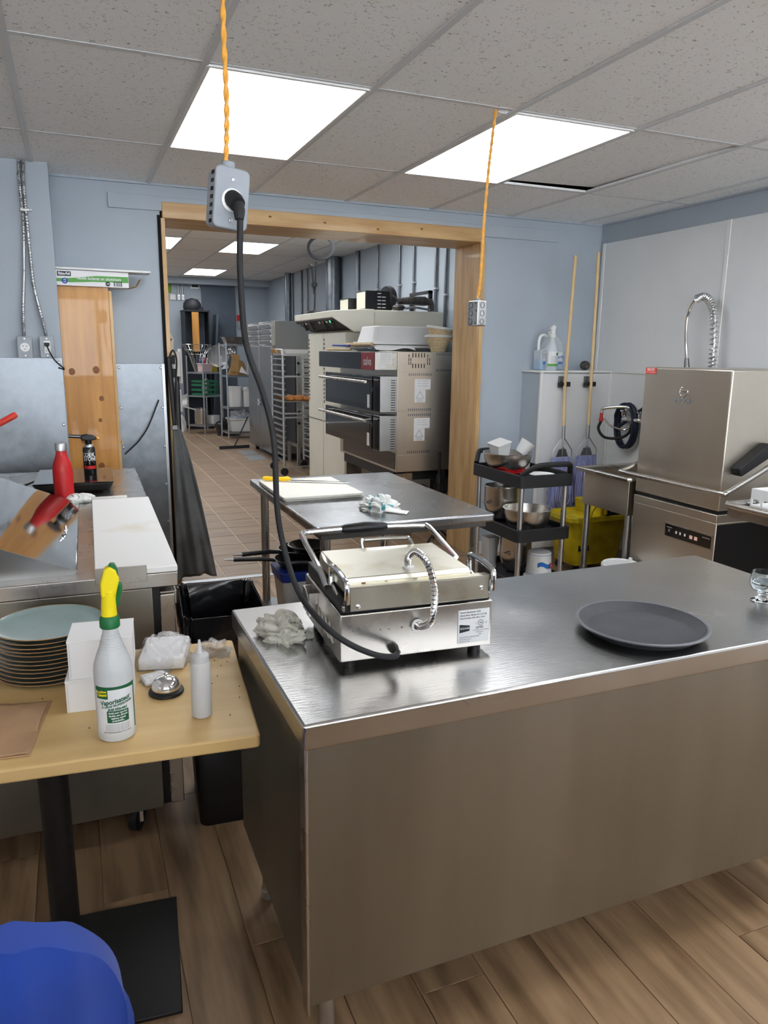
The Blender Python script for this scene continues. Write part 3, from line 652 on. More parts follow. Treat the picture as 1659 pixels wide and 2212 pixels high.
# ================================================================= SANDWICH PREP UNIT ON THE LEFT
un = thing('prep_refrigerator', 'stainless sandwich prep refrigerator with sloping lid and white cutting board', 'refrigerator', (.257, 2.255, 0), R(-1))
UL = 2.15
MB().box(-.78, .0, .86, 0, UL, .905).build('rim_top', 'steel', un, bev=.003)
MB().box(-.78, .004, .115, -.077, UL-.01, .8595).build('cabinet', 'steel_warm', un, bev=.003)
MB().box(-.0765, .008, .125, -.056, UL-.02, .8585).build('door_seal', 'black', un)
for k in range(2):
    d = MB().box(-.0555, .006+k*1.05, .12, -.012, 1.04+k*1.05, .835).build('door', 'steel', un, bev=.004)
    MB().box(-.055, .012+k*1.05, .836, -.006, 1.03+k*1.05, .842).box(-.012, .012+k*1.05, .8, -.006, 1.03+k*1.05, .842).build('door_handle', 'steel', d, bev=.001)
for x in (-.16, -.68):
    for y in (.09, UL-.1):
        c = MB().lathe([(.0, -.016), (.03, -.016), (.044, -.013), (.044, .013), (.03, .016), (0, .016)], 22).xf(Matrix.Translation((x, y, .044))@Matrix.Rotation(R(65), 4, 'Z')@Matrix.Rotation(R(90), 4, 'X')).build('caster', 'black_rubber', un)
        MB().box(x-.03, y-.024, .09, x+.03, y+.024, .115).box(x-.02, y-.021, .035, x+.02, y-.018, .092).box(x-.02, y+.018, .035, x+.02, y+.021, .092).build('caster_fork', 'chrome', c, bev=.002)
# cutting board on its bracket
MB().box(-.236, .0, .9055, .0, 1.15, .925).build('cutting_board', 'board_clean', un, bev=.003)
bkt = MB().box(-.236, -.006, .885, -.09, -.002, .936).build('bracket', 'steel', un, bev=.001)
for x in (-.205, -.12): MB().lathe([(.004, 0), (.003, .002), (0, .0025)], 10).xf(Matrix.Translation((x, -.006, .893))@Matrix.Rotation(R(90), 4, 'X')).build('screw', 'chrome', bkt)
MB().box(-.236, 1.152, .906, -.09, 1.156, .936).build('bracket', 'steel', un, bev=.001)
# sloping mirror-like lid
mat('lid_mirror', (176, 174, 170), .06, 1, var=.04, vs=3)
MB().prism([(-.285, .906), (-.287, .912), (-.46, .985), (-.60, 1.045), (-.78, 1.065), (-.78, .906)], .075, 1.165, 'y').build('lid', 'lid_mirror', un, bev=.004)
MB().prism([(-.29, .9), (-.285, .916), (-.465, .99), (-.605, 1.05), (-.78, 1.07), (-.78, .9)], .07, .0745, 'y').build('lid_end', 'steel_dark', un, bev=.001)
MB().box(-.33, .5, .94, -.318, .545, .946).box(-.326, .505, .93, -.32, .53, .96).build('lid_clip', 'chrome', un, bev=.002)
# what stands on the far end of the unit
ic = thing('induction_hob', 'flat black induction hob with glossy top on the prep unit', 'hob', (-.02, 3.86, .906), R(-2))
MB().hexa([(-.155, -.2, .012), (.155, -.2, .012), (.155, .2, .012), (-.155, .2, .012)], [(-.17, -.22, .05), (.17, -.22, .05), (.17, .22, .055), (-.17, .22, .055)]).build('housing', 'black', ic, bev=.005)
MB().box(-.172, -.222, .05, .172, .222, .058).build('glass_top', 'black_gloss', ic, bev=.002)
for x in (-.13, .13):
    for y in (-.17, .17): MB().cyl((x, y, 0), (x, y, .014), .018, n=12).build('foot', 'black_rubber', ic)
bo = thing('water_bottle', 'tall red metal water bottle with steel cap', 'bottle', (-.068, 3.53, .906))
MB().lathe([(0, 0), (.037, 0), (.041, .004), (.0415, .014), (.0415, .135), (.038, .162), (.029, .188), (.0225, .206), (.0215, .222), (0, .222)], 32).build('bottle_body', 'red', bo)
MB().lathe([(.0215, .221), (.024, .223), (.0245, .25), (.022, .256), (0, .257)], 28).build('cap', 'alum', bo)
to = thing('kitchen_torch', 'black butane torch canister with orange trigger standing on the hob', 'torch', (.05, 3.87, .9645))
MB().lathe([(0, 0), (.028, 0), (.029, .003), (.029, .125), (.025, .135), (0, .135)], 28).build('canister', 'black_gloss', to)
MB().lathe([(.024, .134), (.0225, .142), (.016, .148), (0, .148)], 24).build('shoulder', 'alum', to)
MB().cyl((0, 0, .146), (0, 0, .168), .014, .017, 16).build('valve', 'black', to)
MB().prism([(-.034, .176), (-.03, .168), (-.008, .166), (.02, .166), (.036, .17), (.042, .178), (.02, .193), (-.01, .197), (-.033, .192)], -.014, .014, 'y').build('burner_head', 'black', to, bev=.005)
MB().tube([(-.03, 0, .185), (-.058, 0, .187), (-.088, 0, .19)], [.009, .0085, .008], 14).build('flame_tube', 'steel_dark', to)
MB().cyl((.036, 0, .176), (.05, 0, .174), .008, .007, 12).build('trigger', 'orange', to)
textw('lettering', 'COOK', 'label_white', to, (0, 0, .098), .026, .0293, 'CENTER', .0006, R(-8), .8); textw('lettering', 'STONE', 'label_white', to, (0, 0, .078), .026, .0293, 'CENTER', .0006, R(4), .78)
band('label_patch', 'red', to, .0292, .03, .045, -60, 60)
tag(lump(.06, .045, .03, 21, .4, 2).xf(Matrix.Translation((.0, 3.48, .906))).build('dish_towel', 'cloth_white', sm=60), 'small white towel bunched behind the cutting board', 'towel')
tag(MB().tube(bez([(-.2, 3.95, .93), (-.26, 3.9, .915), (-.33, 3.7, .92), (-.29, 3.62, .912), (-.24, 3.66, .912)], 10), .005, 8).build('cable', 'black_rubber'), 'black cable coiled beside the induction hob', 'cable')
tag(MB().tube([(-.36, 3.5, 1.225), (-.3, 3.5, 1.252), (-.235, 3.5, 1.288), (-.228, 3.5, 1.292)], [.009, .013, .014, .009], 14).build('spatula', 'red_soft'), 'red silicone spatula handle sticking out', 'spatula')
jar_ = tag(MB().lathe([(0, 0), (.055, 0), (.06, .005), (.06, .14), (.057, .145), (.052, .14), (.052, .008), (0, .008)], 24, (-.4, 3.5, 1.065)).build('utensil_jar', 'steel'), 'steel utensil jar standing on the prep unit lid', 'jar')
# wide pine post, foil box and board
po = thing('pine_post', 'wide knotty pine post against the blue wall', 'post', (-.06, 4.85, 0))
MB().box(0, 0, 0, .292, .15, 1.918).build('post_body', 'pine_dark', po, bev=.003)
MB().box(.292, .002, 0, .31, .15, 1.9).build('side_board', 'pine', po, bev=.002)
for x, z, s in ((.10, 1.02, .02), (.19, .86, .02), (.195, 1.44, .022), (.215, 1.27, .016), (.06, 1.43, .02), (.2, 1.14, .012)):
    MB().lathe([(s, .0), (s*.7, .0006), (0, .0008)], 20, sx=1, sy=1.15).xf(Matrix.Translation((x, .0002, z))@Matrix.Rotation(R(90), 4, 'X')).build('knot', 'knot', po)
struct(MB().box(-.075, 4.9, 0, -.0605, 5.01, 1.92).build('trim_10', 'void_shade'), 'dark strip painted as the shaded gap beside the pine post')  # no real opening here, its darkness is painted on a solid strip
tag(MB().cyl((.225, 4.97, .993), (.262, 4.9, .993), .008, n=12).build('coat_peg', 'pine'), 'short wooden peg on the galvanised sheet', 'peg')
fo = thing('foil_box', 'white and green aluminium foil carton open at one end', 'box', (-.052, 4.815, 1.9185), R(1)); 
fo.rotation_euler = (0, R(0), R(2))
MB().box(0, 0, 0, .40, .12, .087).build('carton', 'white_paper', fo, bev=.001)
MB().prism([(.0, .022), (.0, .038), (.1, .044), (.22, .06), (.398, .062), (.398, .028), (.2, .026), (.08, .018)], -.0008, 0, 'y').build('green_band', 'green_print', fo)
MB().box(.012, -.0012, .052, .085, -.0004, .078).build('logo_patch', 'ink', fo)
text('lettering', 'Rhino-Foil', 'label_white', fo, (.0485, -.0018, .065), FACE_NEG_Y, .021, 'CENTER', .0009, .72)
text('lettering', 'Feuille isolante en aluminium', 'label_white', fo, (.235, -.0018, .044), FACE_NEG_Y, .0245, 'CENTER', .0004, .86, .2)
MB().lathe([(.0165, 0), (.0165, .001), (0, .001)], 24).xf(Matrix.Translation((.05, -.0008, .026))@Matrix.Rotation(R(90), 4, 'X')).build('round_patch', 'blue', fo)
text('lettering', '14"', 'label_white', fo, (.05, -.0022, .032), FACE_NEG_Y, .0115, 'CENTER', .0003); text('lettering', '14"', 'label_white', fo, (.05, -.0022, .0195), FACE_NEG_Y, .0115, 'CENTER', .0003)
MB().lathe([(.013, 0), (.013, .001), (0, .001)], 24).xf(Matrix.Translation((.283, -.0008, .018))@Matrix.Rotation(R(90), 4, 'X')).build('round_patch', 'ink', fo)
text('lettering', '1000', 'label_white', fo, (.283, -.0022, .018), FACE_NEG_Y, .0085, 'CENTER', .0003)
for k in range(14):
    if k not in (3, 7, 10): MB().box(.316+k*.0034, -.001, .006, .3178+k*.0034+(.0012 if k % 3 == 0 else 0), -.0003, .034).build('barcode_bar', 'ink', fo)
MB().hexa([(.40, .002, .004), (.401, .002, .004), (.401, .12, .004), (.40, .12, .004)], [(.40, .002, .084), (.401, .002, .084), (.401, .12, .084), (.40, .12, .084)]).build('end_flap', 'cardboard', fo)
MB().prism([(.40, .0), (.45, .012), (.475, .055), (.472, .056), (.447, .015), (.40, .003)], .01, .11, 'y').build('end_flap', 'cardboard', fo)
wbd = tag(MB().box(0, 0, 0, .53, .15, .012).build('white_board', 'white', bev=.002), 'thin white board lying on the foil carton', 'board'); wbd.location = (-.054, 4.805, 2.0075); wbd.rotation_euler = (0, 0, R(1))

# outlets with armoured cable on the forward wall
def wall_outlet(x, z, label, duplex):
    t = thing('wall_outlet', label, 'outlet', (x, 4.72, z), group='metal outlet boxes on the wall')
    MB().prism(rrect(-.036, -.058, .036, .058, .006), -.034, 0, 'y').build('back_box', 'box_metal', t, bev=.003)
    MB().prism(rrect(-.037, -.059, .037, .059, .007), -.038, -.0335, 'y').build('cover_plate', 'box_metal', t, bev=.001)
    if duplex:
        MB().box(-.017, -.0415, -.034, .017, -.0375, .034).build('receptacle', 'white_plastic', t, bev=.002)
        for zz in (-.02,): 
            for xx in (-.006, .006): MB().box(xx-.0012, -.042, zz-.006, xx+.0012, -.0414, zz+.003).build('slot', 'ink', t)
        MB().hexa([(-.012, -.055, .004), (.012, -.055, .004), (.014, -.041, .008), (-.014, -.041, .008)], [(-.012, -.055, .02), (.012, -.055, .02), (.014, -.041, .026), (-.014, -.041, .026)]).build('plug', 'black', t, bev=.003)
    else:
        MB().lathe([(.024, 0), (.024, .004), (0, .004)], 28).xf(Matrix.Translation((0, -.0378, 0))@Matrix.Rotation(R(90), 4, 'X')).build('receptacle', 'white_plastic', t)
        for xx, zz in ((-.009, .006), (.009, .006), (0, -.01)): MB().box(xx-.003, -.0425, zz-.002, xx+.003, -.0417, zz+.002).build('slot', 'ink', t)
    for zz in (.046, -.046): MB().lathe([(.0035, 0), (.002, .0015), (0, .0015)], 10).xf(Matrix.Translation((0, -.038, zz))@Matrix.Rotation(R(90), 4, 'X')).build('screw', 'chrome', t)
wall_outlet(-.232, 1.568, 'galvanised wall outlet box with an empty round socket', False)
wall_outlet(-.119, 1.57, 'galvanised wall outlet box with a black plug in it', True)
def armoured(P, label):
    path = bez(P, 40); return tag(MB().tube(path, [.0085+.0012*math.cos(k*2.2) for k in range(len(path))], 10).build('armoured_cable', 'alum'), label, 'cable', 'armoured cables on the wall')
armoured([(-.232, 4.7, 1.626), (-.228, 4.703, 1.75), (-.205, 4.705, 1.98), (-.19, 4.705, 2.2), (-.188, 4.705, 2.3), (-.19, 4.705, 2.45), (-.185, 4.705, 2.545)], 'armoured metal cable dropping to the empty round outlet')
armoured([(-.119, 4.7, 1.629), (-.13, 4.703, 1.7), (-.162, 4.705, 1.9), (-.168, 4.705, 2.1), (-.17, 4.705, 2.3), (-.17, 4.705, 2.45), (-.163, 4.705, 2.545)], 'armoured metal cable dropping to the outlet with plug')
tag(MB().prism([(-.2, 2.288), (-.155, 2.288), (-.15, 2.294), (-.155, 2.3), (-.2, 2.3)], 4.69, 4.696, 'y').cyl((-.143, 4.708, 2.295), (-.143, 4.69, 2.295), .005, n=8).box(-.2, 4.69, 2.288, -.197, 4.715, 2.3).build('cable_clamp', 'white'), 'small strap clamp holding two armoured cables', 'clamp')
tag(MB().tube(bez([(-.119, 4.66, 1.58), (-.11, 4.64, 1.55), (-.085, 4.63, 1.5), (-.04, 4.66, 1.45), (.0, 4.78, 1.35), (.1, 4.83, 1.1)][:4]+[(-.068, 4.69, 1.455)], 10), .004, 8).build('appliance_cord', 'black_rubber'), 'thin black cord plugged into the wall outlet', 'cord')
tag(MB().tube(bez([(.5, 4.97, 1.25), (.43, 4.965, 1.09), (.37, 4.965, 1.0), (.32, 4.965, .95), (.275, 4.96, .91)][::1], 12), .0042, 8).build('appliance_cord', 'black_rubber'), 'thin black cord running across the galvanised sheet', 'cord')

# black apron on the jamb and bin with liner
ap = thing('apron', 'black cloth apron hanging by its strap at the left jamb', 'apron', (.565, 4.955, 0))
def apf(u, v):
    z = 1.08*(1-v)+.05*v+.04*math.sin(u*3)*v; w_ = .035+(.235-.02)*(v**.75)
    x = .01-.02*v+w_*u*1.05; return (x, -.02-.05*math.sin(u*math.pi)*v-.022*math.sin(u*13+v*2)*v-.01*math.sin(u*23-v*5)*v, z)
MB().sheet(apf, 40, 40).build('skirt', 'cloth_black', ap, solid=.006)
MB().sheet(lambda u, v: (.02+.21*v*u+.004, -.012-.008*math.sin(u*8), 1.0*(1-v)+.16*v), 24, 24).build('back_fold', 'cloth_black', ap, solid=.005)
MB().sheet(lambda u, v: (-.01+.03*u+.02*v, -.02-.004*math.sin(u*4), 1.52*(1-v)+1.07*v), 4, 16).build('strap', 'black', ap, solid=.004)
MB().box(.002, -.03, 1.06, .04, -.014, 1.09).build('buckle', 'steel_dark', ap, bev=.003)
MB().tube(bez([(.002, -.01, 1.5), (.03, -.03, 1.56), (.05, -.03, 1.5), (.04, -.028, 1.35), (.03, -.025, 1.09)], 8), .006, 8).build('neck_loop', 'black', ap)
mat('bin_film', (20, 21, 25), .22, bump=.9, bs=7, coat=.5)
bi = thing('waste_bin', 'black waste bin lined with a shiny black bag', 'bin', (.405, 2.40, 0), R(-4))
b0, b1_ = rrect(-.1, -.13, .1, .16, .03), rrect(-.125, -.165, .13, .2, .035); nb = len(b0)
MB().add([(x, y, 0) for x, y in b0]+[(x, y, .70) for x, y in b1_], [tuple(range(nb))]+[(q, (q+1) % nb, nb+(q+1) % nb, nb+q) for q in range(nb)]).build('bin_body', 'black', bi, solid=.003)
ln = MB(); V = []; F = []; n = 72; P = rrect(-.127, -.167, .132, .202, .035, 17)
rings = [(1.03, .60), (1.04, .66), (1.05, .72), (1.03, .752), (.97, .75), (.93, .70), (.88, .6), (.83, .45), (.78, .25), (.7, .03)]
for j, (s, z) in enumerate(rings):
    for i in range(n):
        x, y = P[i]; wv = noise.noise(Vector((i*.62, j*.8, 2)))
        V.append((x*s*(1+.07*wv), y*s*(1+.07*wv), z+(.012*noise.noise(Vector((i*.4, 5, j)))) * (1 if j < 6 else .2)))
for j in range(len(rings)-1):
    for i in range(n): F.append((j*n+i, j*n+(i+1) % n, (j+1)*n+(i+1) % n, (j+1)*n+i))
F.append(tuple((len(rings)-1)*n+i for i in range(n)))
ln.add(V, F).build('bin_liner', 'bin_film', bi, sm=60)

# ================================================================= STEEL WORK TABLE IN THE OPENING
wt = thing('work_table', 'stainless steel work table with cutting boards in front of the opening', 'table', (.83, 2.68, 0))
TW, TD = .80, 1.18
mat('steel_grey', (158, 160, 163), .27, 1, var=.05, vs=4, rvar=.05, bump=.03, bs=20, bst=(2, 30, 2))
MB().prism(rrect(0, 0, TW, TD, .015), .865, .9, 'z').build('worktop', 'steel_grey', wt, bev=.008, seg=3)
MB().box(.03, .03, .84, TW-.03, TD-.03, .865).build('apron_frame', 'steel_dark', wt)
for x in (.06, TW-.06):
    for y in (.07, TD-.08):
        l = MB().cyl((x, y, .03), (x, y, .85), .021, n=18).build('leg', 'steel', wt); MB().lathe([(.014, 0), (.02, .008), (.02, .03)], 14, (x, y, 0)).build('foot', 'alum', l)
MB().box(.04, .05, .22, TW-.04, TD-.06, .25).build('undershelf', 'galv', wt, bev=.003)
for k, (x, y, rz, z) in enumerate(((.846, 3.2, 1.0, .9), (.835, 3.185, .2, .9125))):
    o = tag(MB().prism(rrect(0, 0, .385, .48, .012), 0, .0122, 'z').build('chopping_board', 'board_white', bev=.002), ('white chopping board underneath another on the work table' if k == 0 else 'stained white chopping board on top with the knife on it'), 'cutting board', 'chopping boards on the work table')
    o.location = (x, y, z+.0003); o.rotation_euler = (0, 0, R(rz))
kn = thing('bread_knife', 'long bread knife with yellow handle on the chopping board', 'knife', (.852, 3.64, .9265), R(-29))
MB().tube([(0, 0, .011), (.012, 0, .013), (.05, 0, .011), (.1, 0, .012), (.125, 0, .014), (.14, 0, .013)], [.009, .012, .0105, .0105, .013, .008], 12).build('handle', 'yellow_knife', kn)
MB().prism([(.135, -.012), (.42, -.006), (.445, .01), (.135, .014)], .0055, .0075, 'z').build('blade', 'chrome', kn)
tw = thing('tea_towel', 'white tea towel with teal stripes crumpled on the work table', 'towel', (1.18, 2.93, .9), R(-35))
lump(.085, .07, .062, 8, .5, 2.0).build('cloth', 'cloth_white', tw, sm=60)
MB().sheet(lambda u, v: (.03+.12*u, -.05+.06*v-.03*u, .003+.018*(1-u)*math.sin(v*3.1)), 12, 8).build('corner', 'cloth_white', tw, solid=.004)
def ridge(dirn, k):
    # stripe laid on the cloth surface: sample the same lump function a little larger
    b = MB(); V = []; o = Vector((8*7.3, 8*3.1, 8*1.7)); F = []
    for i in range(25):
        ph = R(8+i*4.2*1.6)
        for s in (-1, 1):
            th = dirn+s*.09; e = ph if ph < math.pi/2 else math.pi-ph; th2 = th if ph < math.pi/2 else th+math.pi
            d = Vector((math.cos(th2)*math.cos(e), math.sin(th2)*math.cos(e), math.sin(e)))
            V.append(lump_pt(d, .087, .072, .0625, o, .5, 2.0, .0012))
    for i in range(24): F.append((2*i, 2*i+1, 2*i+3, 2*i+2))
    return b.add(V, F).build('stripe', 'cloth_teal', tw)
ridge(R(-60), 0); ridge(R(-15), 1); ridge(R(-100), 2)
# pans and bucket below the table
bu = thing('pail', 'white pail with a blue rim under the work table carrying pans', 'bucket', (.985, 3.5, .251))
MB().hexa([(x, y, 0) for x, y in rrect(-.085, -.085, .085, .085, .03)], [(x, y, .22) for x, y in rrect(-.105, -.105, .105, .105, .03)]).build('pail_body', 'white_plastic', bu)
MB().hexa([(x, y, .205) for x, y in rrect(-.11, -.11, .11, .11, .03)], [(x, y, .255) for x, y in rrect(-.118, -.118, .118, .118, .03)]).build('rim', 'blue', bu, bev=.004)
def pan(loc, rz, r, label, hl=.2):
    t = thing('frying_pan', label, 'pan', loc, R(rz), 'frying pans on the pail')
    MB().lathe([(0, 0), (r*.75, 0), (r*.98, .04), (r, .043), (r*.97, .043), (r*.74, .005), (0, .005)], 36).build('pan_body', 'black', t)
    MB().lathe([(r*.985, .0425), (r*1.01, .0445), (r*.985, .045)], 36).build('rim', 'alum', t)
    MB().tube([(r*.95, 0, .034), (r+.06, 0, .045), (r+hl, 0, .05)], [.008, .011, .011], 10).build('handle', 'black', t); MB().cyl((r+hl, 0, .05), (r+hl+.045, 0, .052), .006, .004, 8).build('hang_ring', 'alum', t)
pan((1.0, 3.5, .507), 172, .13, 'black frying pan directly on the blue-rimmed pail')
pan((1.02, 3.52, .552), 190, .125, 'black frying pan stacked on another pan')
t = thing('mixing_bowl', 'dark steel bowl standing in the top frying pan', 'bowl', (1.045, 3.5, .56))
MB().lathe([(0, 0), (.05, 0), (.1, .05), (.105, .053), (.1, .055), (.05, .006), (0, .006)], 36).build('bowl_body', 'steel_dark', t); MB().lathe([(.1, .053), (.107, .055), (.101, .058)], 36).build('rim', 'alum', t)
t = thing('stock_pot', 'big steel stock pot on the shelf under the work table', 'pot', (1.2, 2.98, .251))
MB().lathe([(0, 0), (.14, 0), (.15, .01), (.15, .29), (.156, .295), (.146, .3), (.143, .29), (.143, .012), (0, .012)], 36).build('pot_body', 'steel', t)
for s in (-1, 1): MB().tube(bez([(s*.15, -.035, .24), (s*.185, -.03, .245), (s*.185, .03, .245), (s*.15, .035, .24)], 6), .006, 8).build('handle', 'chrome', t)
t = thing('storage_tub', 'round black tub with domed lid on the shelf under the table', 'tub', (1.43, 3.35, .251))
MB().lathe([(0, 0), (.13, 0), (.15, .02), (.16, .25)], 36).build('tub_body', 'black', t); MB().lathe([(.168, .24), (.17, .26), (.15, .28), (.08, .3), (0, .305)], 36).build('lid', 'black_rubber', t)

# ================================================================= RIGHT SIDE: CART, MOPS, SINK, DISHWASHER
cz = (.80, .46, .13)
ca = thing('utility_cart', 'black plastic three-shelf utility cart with silver posts', 'cart', (2.46, 3.78, 0))
CW, CD = .39, .59
for k, z in enumerate(cz):
    s = MB().prism(rrect(0, 0, CW, CD, .03), z-.02, z+.005, 'z')
    s.build('shelf', 'black_rubber', ca, bev=.004)
    rim = MB()
    o, i_ = rrect(-.004, -.004, CW+.004, CD+.004, .034), rrect(.014, .014, CW-.014, CD-.014, .02)
    n = len(o); V = [(x, y, z-.035) for x, y in o]+[(x, y, z+.042) for x, y in o]+[(x, y, z+.042) for x, y in i_]+[(x, y, z+.004) for x, y in i_]
    F = [(a*n+q, a*n+(q+1) % n, (a+1)*n+(q+1) % n, (a+1)*n+q) for a in range(3) for q in range(n)]
    rim.add(V, F).build('shelf_rim', 'black_rubber', ca, bev=.002)
for x in (.035, CW-.035):
    for y in (.035, CD-.035):
        for z0, z1 in ((cz[2]+.005, cz[1]-.02), (cz[1]+.005, cz[0]-.02)): MB().cyl((x, y, z0), (x, y, z1), .0165, n=16).build('post', 'alum', ca)
        MB().lathe([(0, -.012), (.05, -.012), (.05, .012), (0, .012)], 20).xf(Matrix.Translation((x, y, .05))@Matrix.Rotation(R(90), 4, 'X')).build('caster', 'black', ca); MB().box(x-.018, y-.016, .09, x+.018, y+.016, .112).build('caster_fork', 'steel_dark', ca)
for y, s in ((-.004, -1), (CD+.004, 1)):
    MB().tube(bez([(.02, y-s*.02, .845), (.035, y+s*.0, .865), (.075, y+s*.05, .905), (.12, y+s*.065, .915), (CW-.12, y+s*.065, .915), (CW-.075, y+s*.05, .905), (CW-.035, y, .865), (CW-.02, y-s*.02, .845)], 6), .017, 10).build('handle', 'black_rubber', ca)
T0, T1, T2 = cz[0]+.0065, cz[1]+.0065, cz[2]+.0065
def steel_bowl(loc, r, h, label, br=.55, mt='steel'):
    t = thing('mixing_bowl', label, 'bowl', loc)
    P = [(0, 0), (r*br, 0)]+[(r*br+(r-r*br)*math.sin(R(90)*k/8)**1.0, h*(1-math.cos(R(90)*k/8))) for k in range(1, 9)]
    Q = [(max(0, a-.004), b+.003) for a, b in P[::-1]]
    MB().lathe(P+[(r+.006, h+.002), (r+.006, h+.005), (r-.002, h+.004)]+Q[1:]+[(0, .004)], 44).build('bowl_body', 'chrome' if mt == 'chrome' else mt, t); MB().lathe([(r, h), (r+.007, h+.001), (r+.008, h+.005), (r-.001, h+.005)], 44).build('rim', 'chrome', t)
    return t
mt_ = thing('oven_mitt', 'folded red cloth under the steel bowl on the cart', 'cloth', (2.605, 4.15, T0))
MB().prism(rrect(-.12, -.09, .12, .09, .04), 0, .012, 'z').build('lower_fold', 'red', mt_, bev=.004); MB().prism(rrect(-.08, -.08, .1, .085, .03), .0125, .024, 'z').build('upper_fold', 'red', mt_, bev=.004)
steel_bowl((2.6, 4.16, T0+.0245), .155, .1, 'steel mixing bowl holding plastic tubs on top of the cart', .6)
def deli(loc, rot, r, h, label):
    t = thing('plastic_tub', label, 'tub', loc); t.rotation_euler = rot
    MB().lathe([(0, 0), (r*.82, 0), (r, h*.96), (r*1.06, h*.97), (r*1.06, h), (r*.98, h), (r*.8, .003), (0, .003)], 28).build('tub_body', 'frost2', t); MB().lathe([(r*1.03, h*.8), (r*1.05, h*.82), (r*1.03, h*.84)], 28).build('ring', 'frost2', t)
t = thing('plastic_tub', 'white square plastic tub tilted in the steel bowl', 'tub', (2.545, 4.16, T0+.1)); t.scale = (.85, .85, .9); t.rotation_euler = (R(8), R(-14), R(10))
MB().hexa([(x, y, 0) for x, y in rrect(-.05, -.05, .05, .05, .012)], [(x, y, .11) for x, y in rrect(-.065, -.065, .065, .065, .014)]).build('tub_body', 'white_plastic', t); MB().prism(rrect(-.07, -.07, .07, .07, .014), .108, .116, 'z').build('rim', 'frost2', t, bev=.002)
deli((2.68, 4.13, T0+.122), (R(10), R(32), 0), .05, .09, 'clear round plastic tub leaning in the steel bowl')
deli((2.79, 4.26, T0), (0, 0, 0), .05, .09, 'clear round plastic tub standing on the cart top')
t = thing('plate', 'small white plate lying on the cart top', 'plate', (2.73, 3.96, T0)); MB().lathe([(0, 0), (.06, 0), (.085, .01), (.086, .012), (.06, .003), (0, .003)], 32).build('plate_body', 'white', t)
t = thing('spatula', 'red handled steel spatula lying on the cart top', 'spatula', (2.535, 3.84, T0), R(9)); MB().tube([(0, 0, .01), (.1, 0, .012)], [.009, .008], 10).build('handle', 'red', t); MB().box(.1, -.004, .008, .2, .004, .012).build('shaft', 'chrome', t); MB().box(.2, -.02, .008, .29, .02, .011).build('blade', 'chrome', t)
def steel_pot(loc, r, h, label, rz=0):
    t = thing('steel_pot', label, 'pot', loc, R(rz), 'mixer bowls on the cart')
    MB().lathe([(0, 0), (r*.45, 0), (r*.8, .03), (r*.97, .09), (r, .12), (r, h-.01), (r*1.03, h), (r*.97, h), (r*.96, .12), (r*.76, .034), (0, .006)], 44).build('pot_body', 'steel', t)
    MB().lathe([(r*.99, h-.004), (r*1.035, h-.002), (r*1.035, h+.004), (r*.97, h+.004)], 44).build('rim', 'chrome', t)
    for s in (-1, 1):
        MB().box(s*r, -.02, h*.55, s*(r+.028), -.014, h*.55+.008).box(s*r, .014, h*.55, s*(r+.028), .02, h*.55+.008).box(s*(r+.022), -.02, h*.55, s*(r+.03), .02, h*.55+.008).build('side_lug', 'steel', t)
    MB().lathe([(.011, 0), (.009, .006), (0, .008)], 12).xf(Matrix.Translation((0, -r, h*.4))@Matrix.Rotation(R(90), 4, 'X')).build('rivet', 'chrome', t)
steel_pot((2.615, 4.235, T1), .115, .235, 'steel mixer bowl with side lugs on the middle shelf', 10)
steel_bowl((2.63, 3.943, T1), .148, .135, 'wide steel mixing bowl on the middle shelf of the cart', .5)
tag(MB().lathe([(0, 0), (.09, 0), (.095, .004), (.095, .012), (.088, .014), (.08, .008), (0, .008)], 36, (2.77, 4.255, T1), .55, .9).build('container_lid', 'white_plastic'), 'white plastic lid standing on the middle shelf', 'lid')
steel_pot((2.665, 4.11, T2), .105, .255, 'tall steel mixer bowl on the lowest shelf', 30)
pb = thing('plastic_bucket', 'upturned white tub with blue wave label on the lowest shelf', 'bucket', (2.715, 3.905, T2)); pb.scale = (.88, .88, .92)
MB().lathe([(0, .2), (.082, .2), (.086, .195), (.095, .03), (.108, .026), (.11, .012), (.106, .004), (.1, 0)], 40).build('tub_body', 'white_plastic', pb)
for z in (.05, .185): MB().lathe([(.0945-(z-.03)*.055+.0012, z), (.0945-(z-.03)*.055+.0012, z+.003)], 40).build('blue_line', 'ink_blue', pb)
V = []; F = []
for k in range(17):
    a = R(-40+70*k/16)-math.pi/2; zz = .118+.01*math.sin(k/16*6.3); r = .0925
    V += [(r*math.cos(a), r*math.sin(a), zz-.016), (r*math.cos(a), r*math.sin(a), zz+.016)]
for k in range(16): F.append((2*k, 2*k+2, 2*k+3, 2*k+1))
MB().add(V, F).build('wave_label', 'ink_blue', pb)
MB().lathe([(.02, 0), (.02, .002), (.013, .002), (.013, 0)], 20, closed=True).xf(Matrix.Translation((.05, -.0815, .112))@Matrix.Rotation(R(30), 4, 'Z')@Matrix.Rotation(R(90), 4, 'X')).build('round_mark', 'red', pb)
t = thing('food_container', 'translucent square food container on the lowest shelf', 'container', (2.553, 4.255, T2)); MB().hexa([(x, y, 0) for x, y in rrect(-.036, -.04, .036, .04, .012)], [(x, y, .16) for x, y in rrect(-.042, -.046, .042, .046, .014)]).hexa([(x, y, .16) for x, y in rrect(-.046, -.05, .046, .05, .014)], [(x, y, .215) for x, y in rrect(-.048, -.052, .048, .052, .014)]).build('container_body', 'frost2', t)
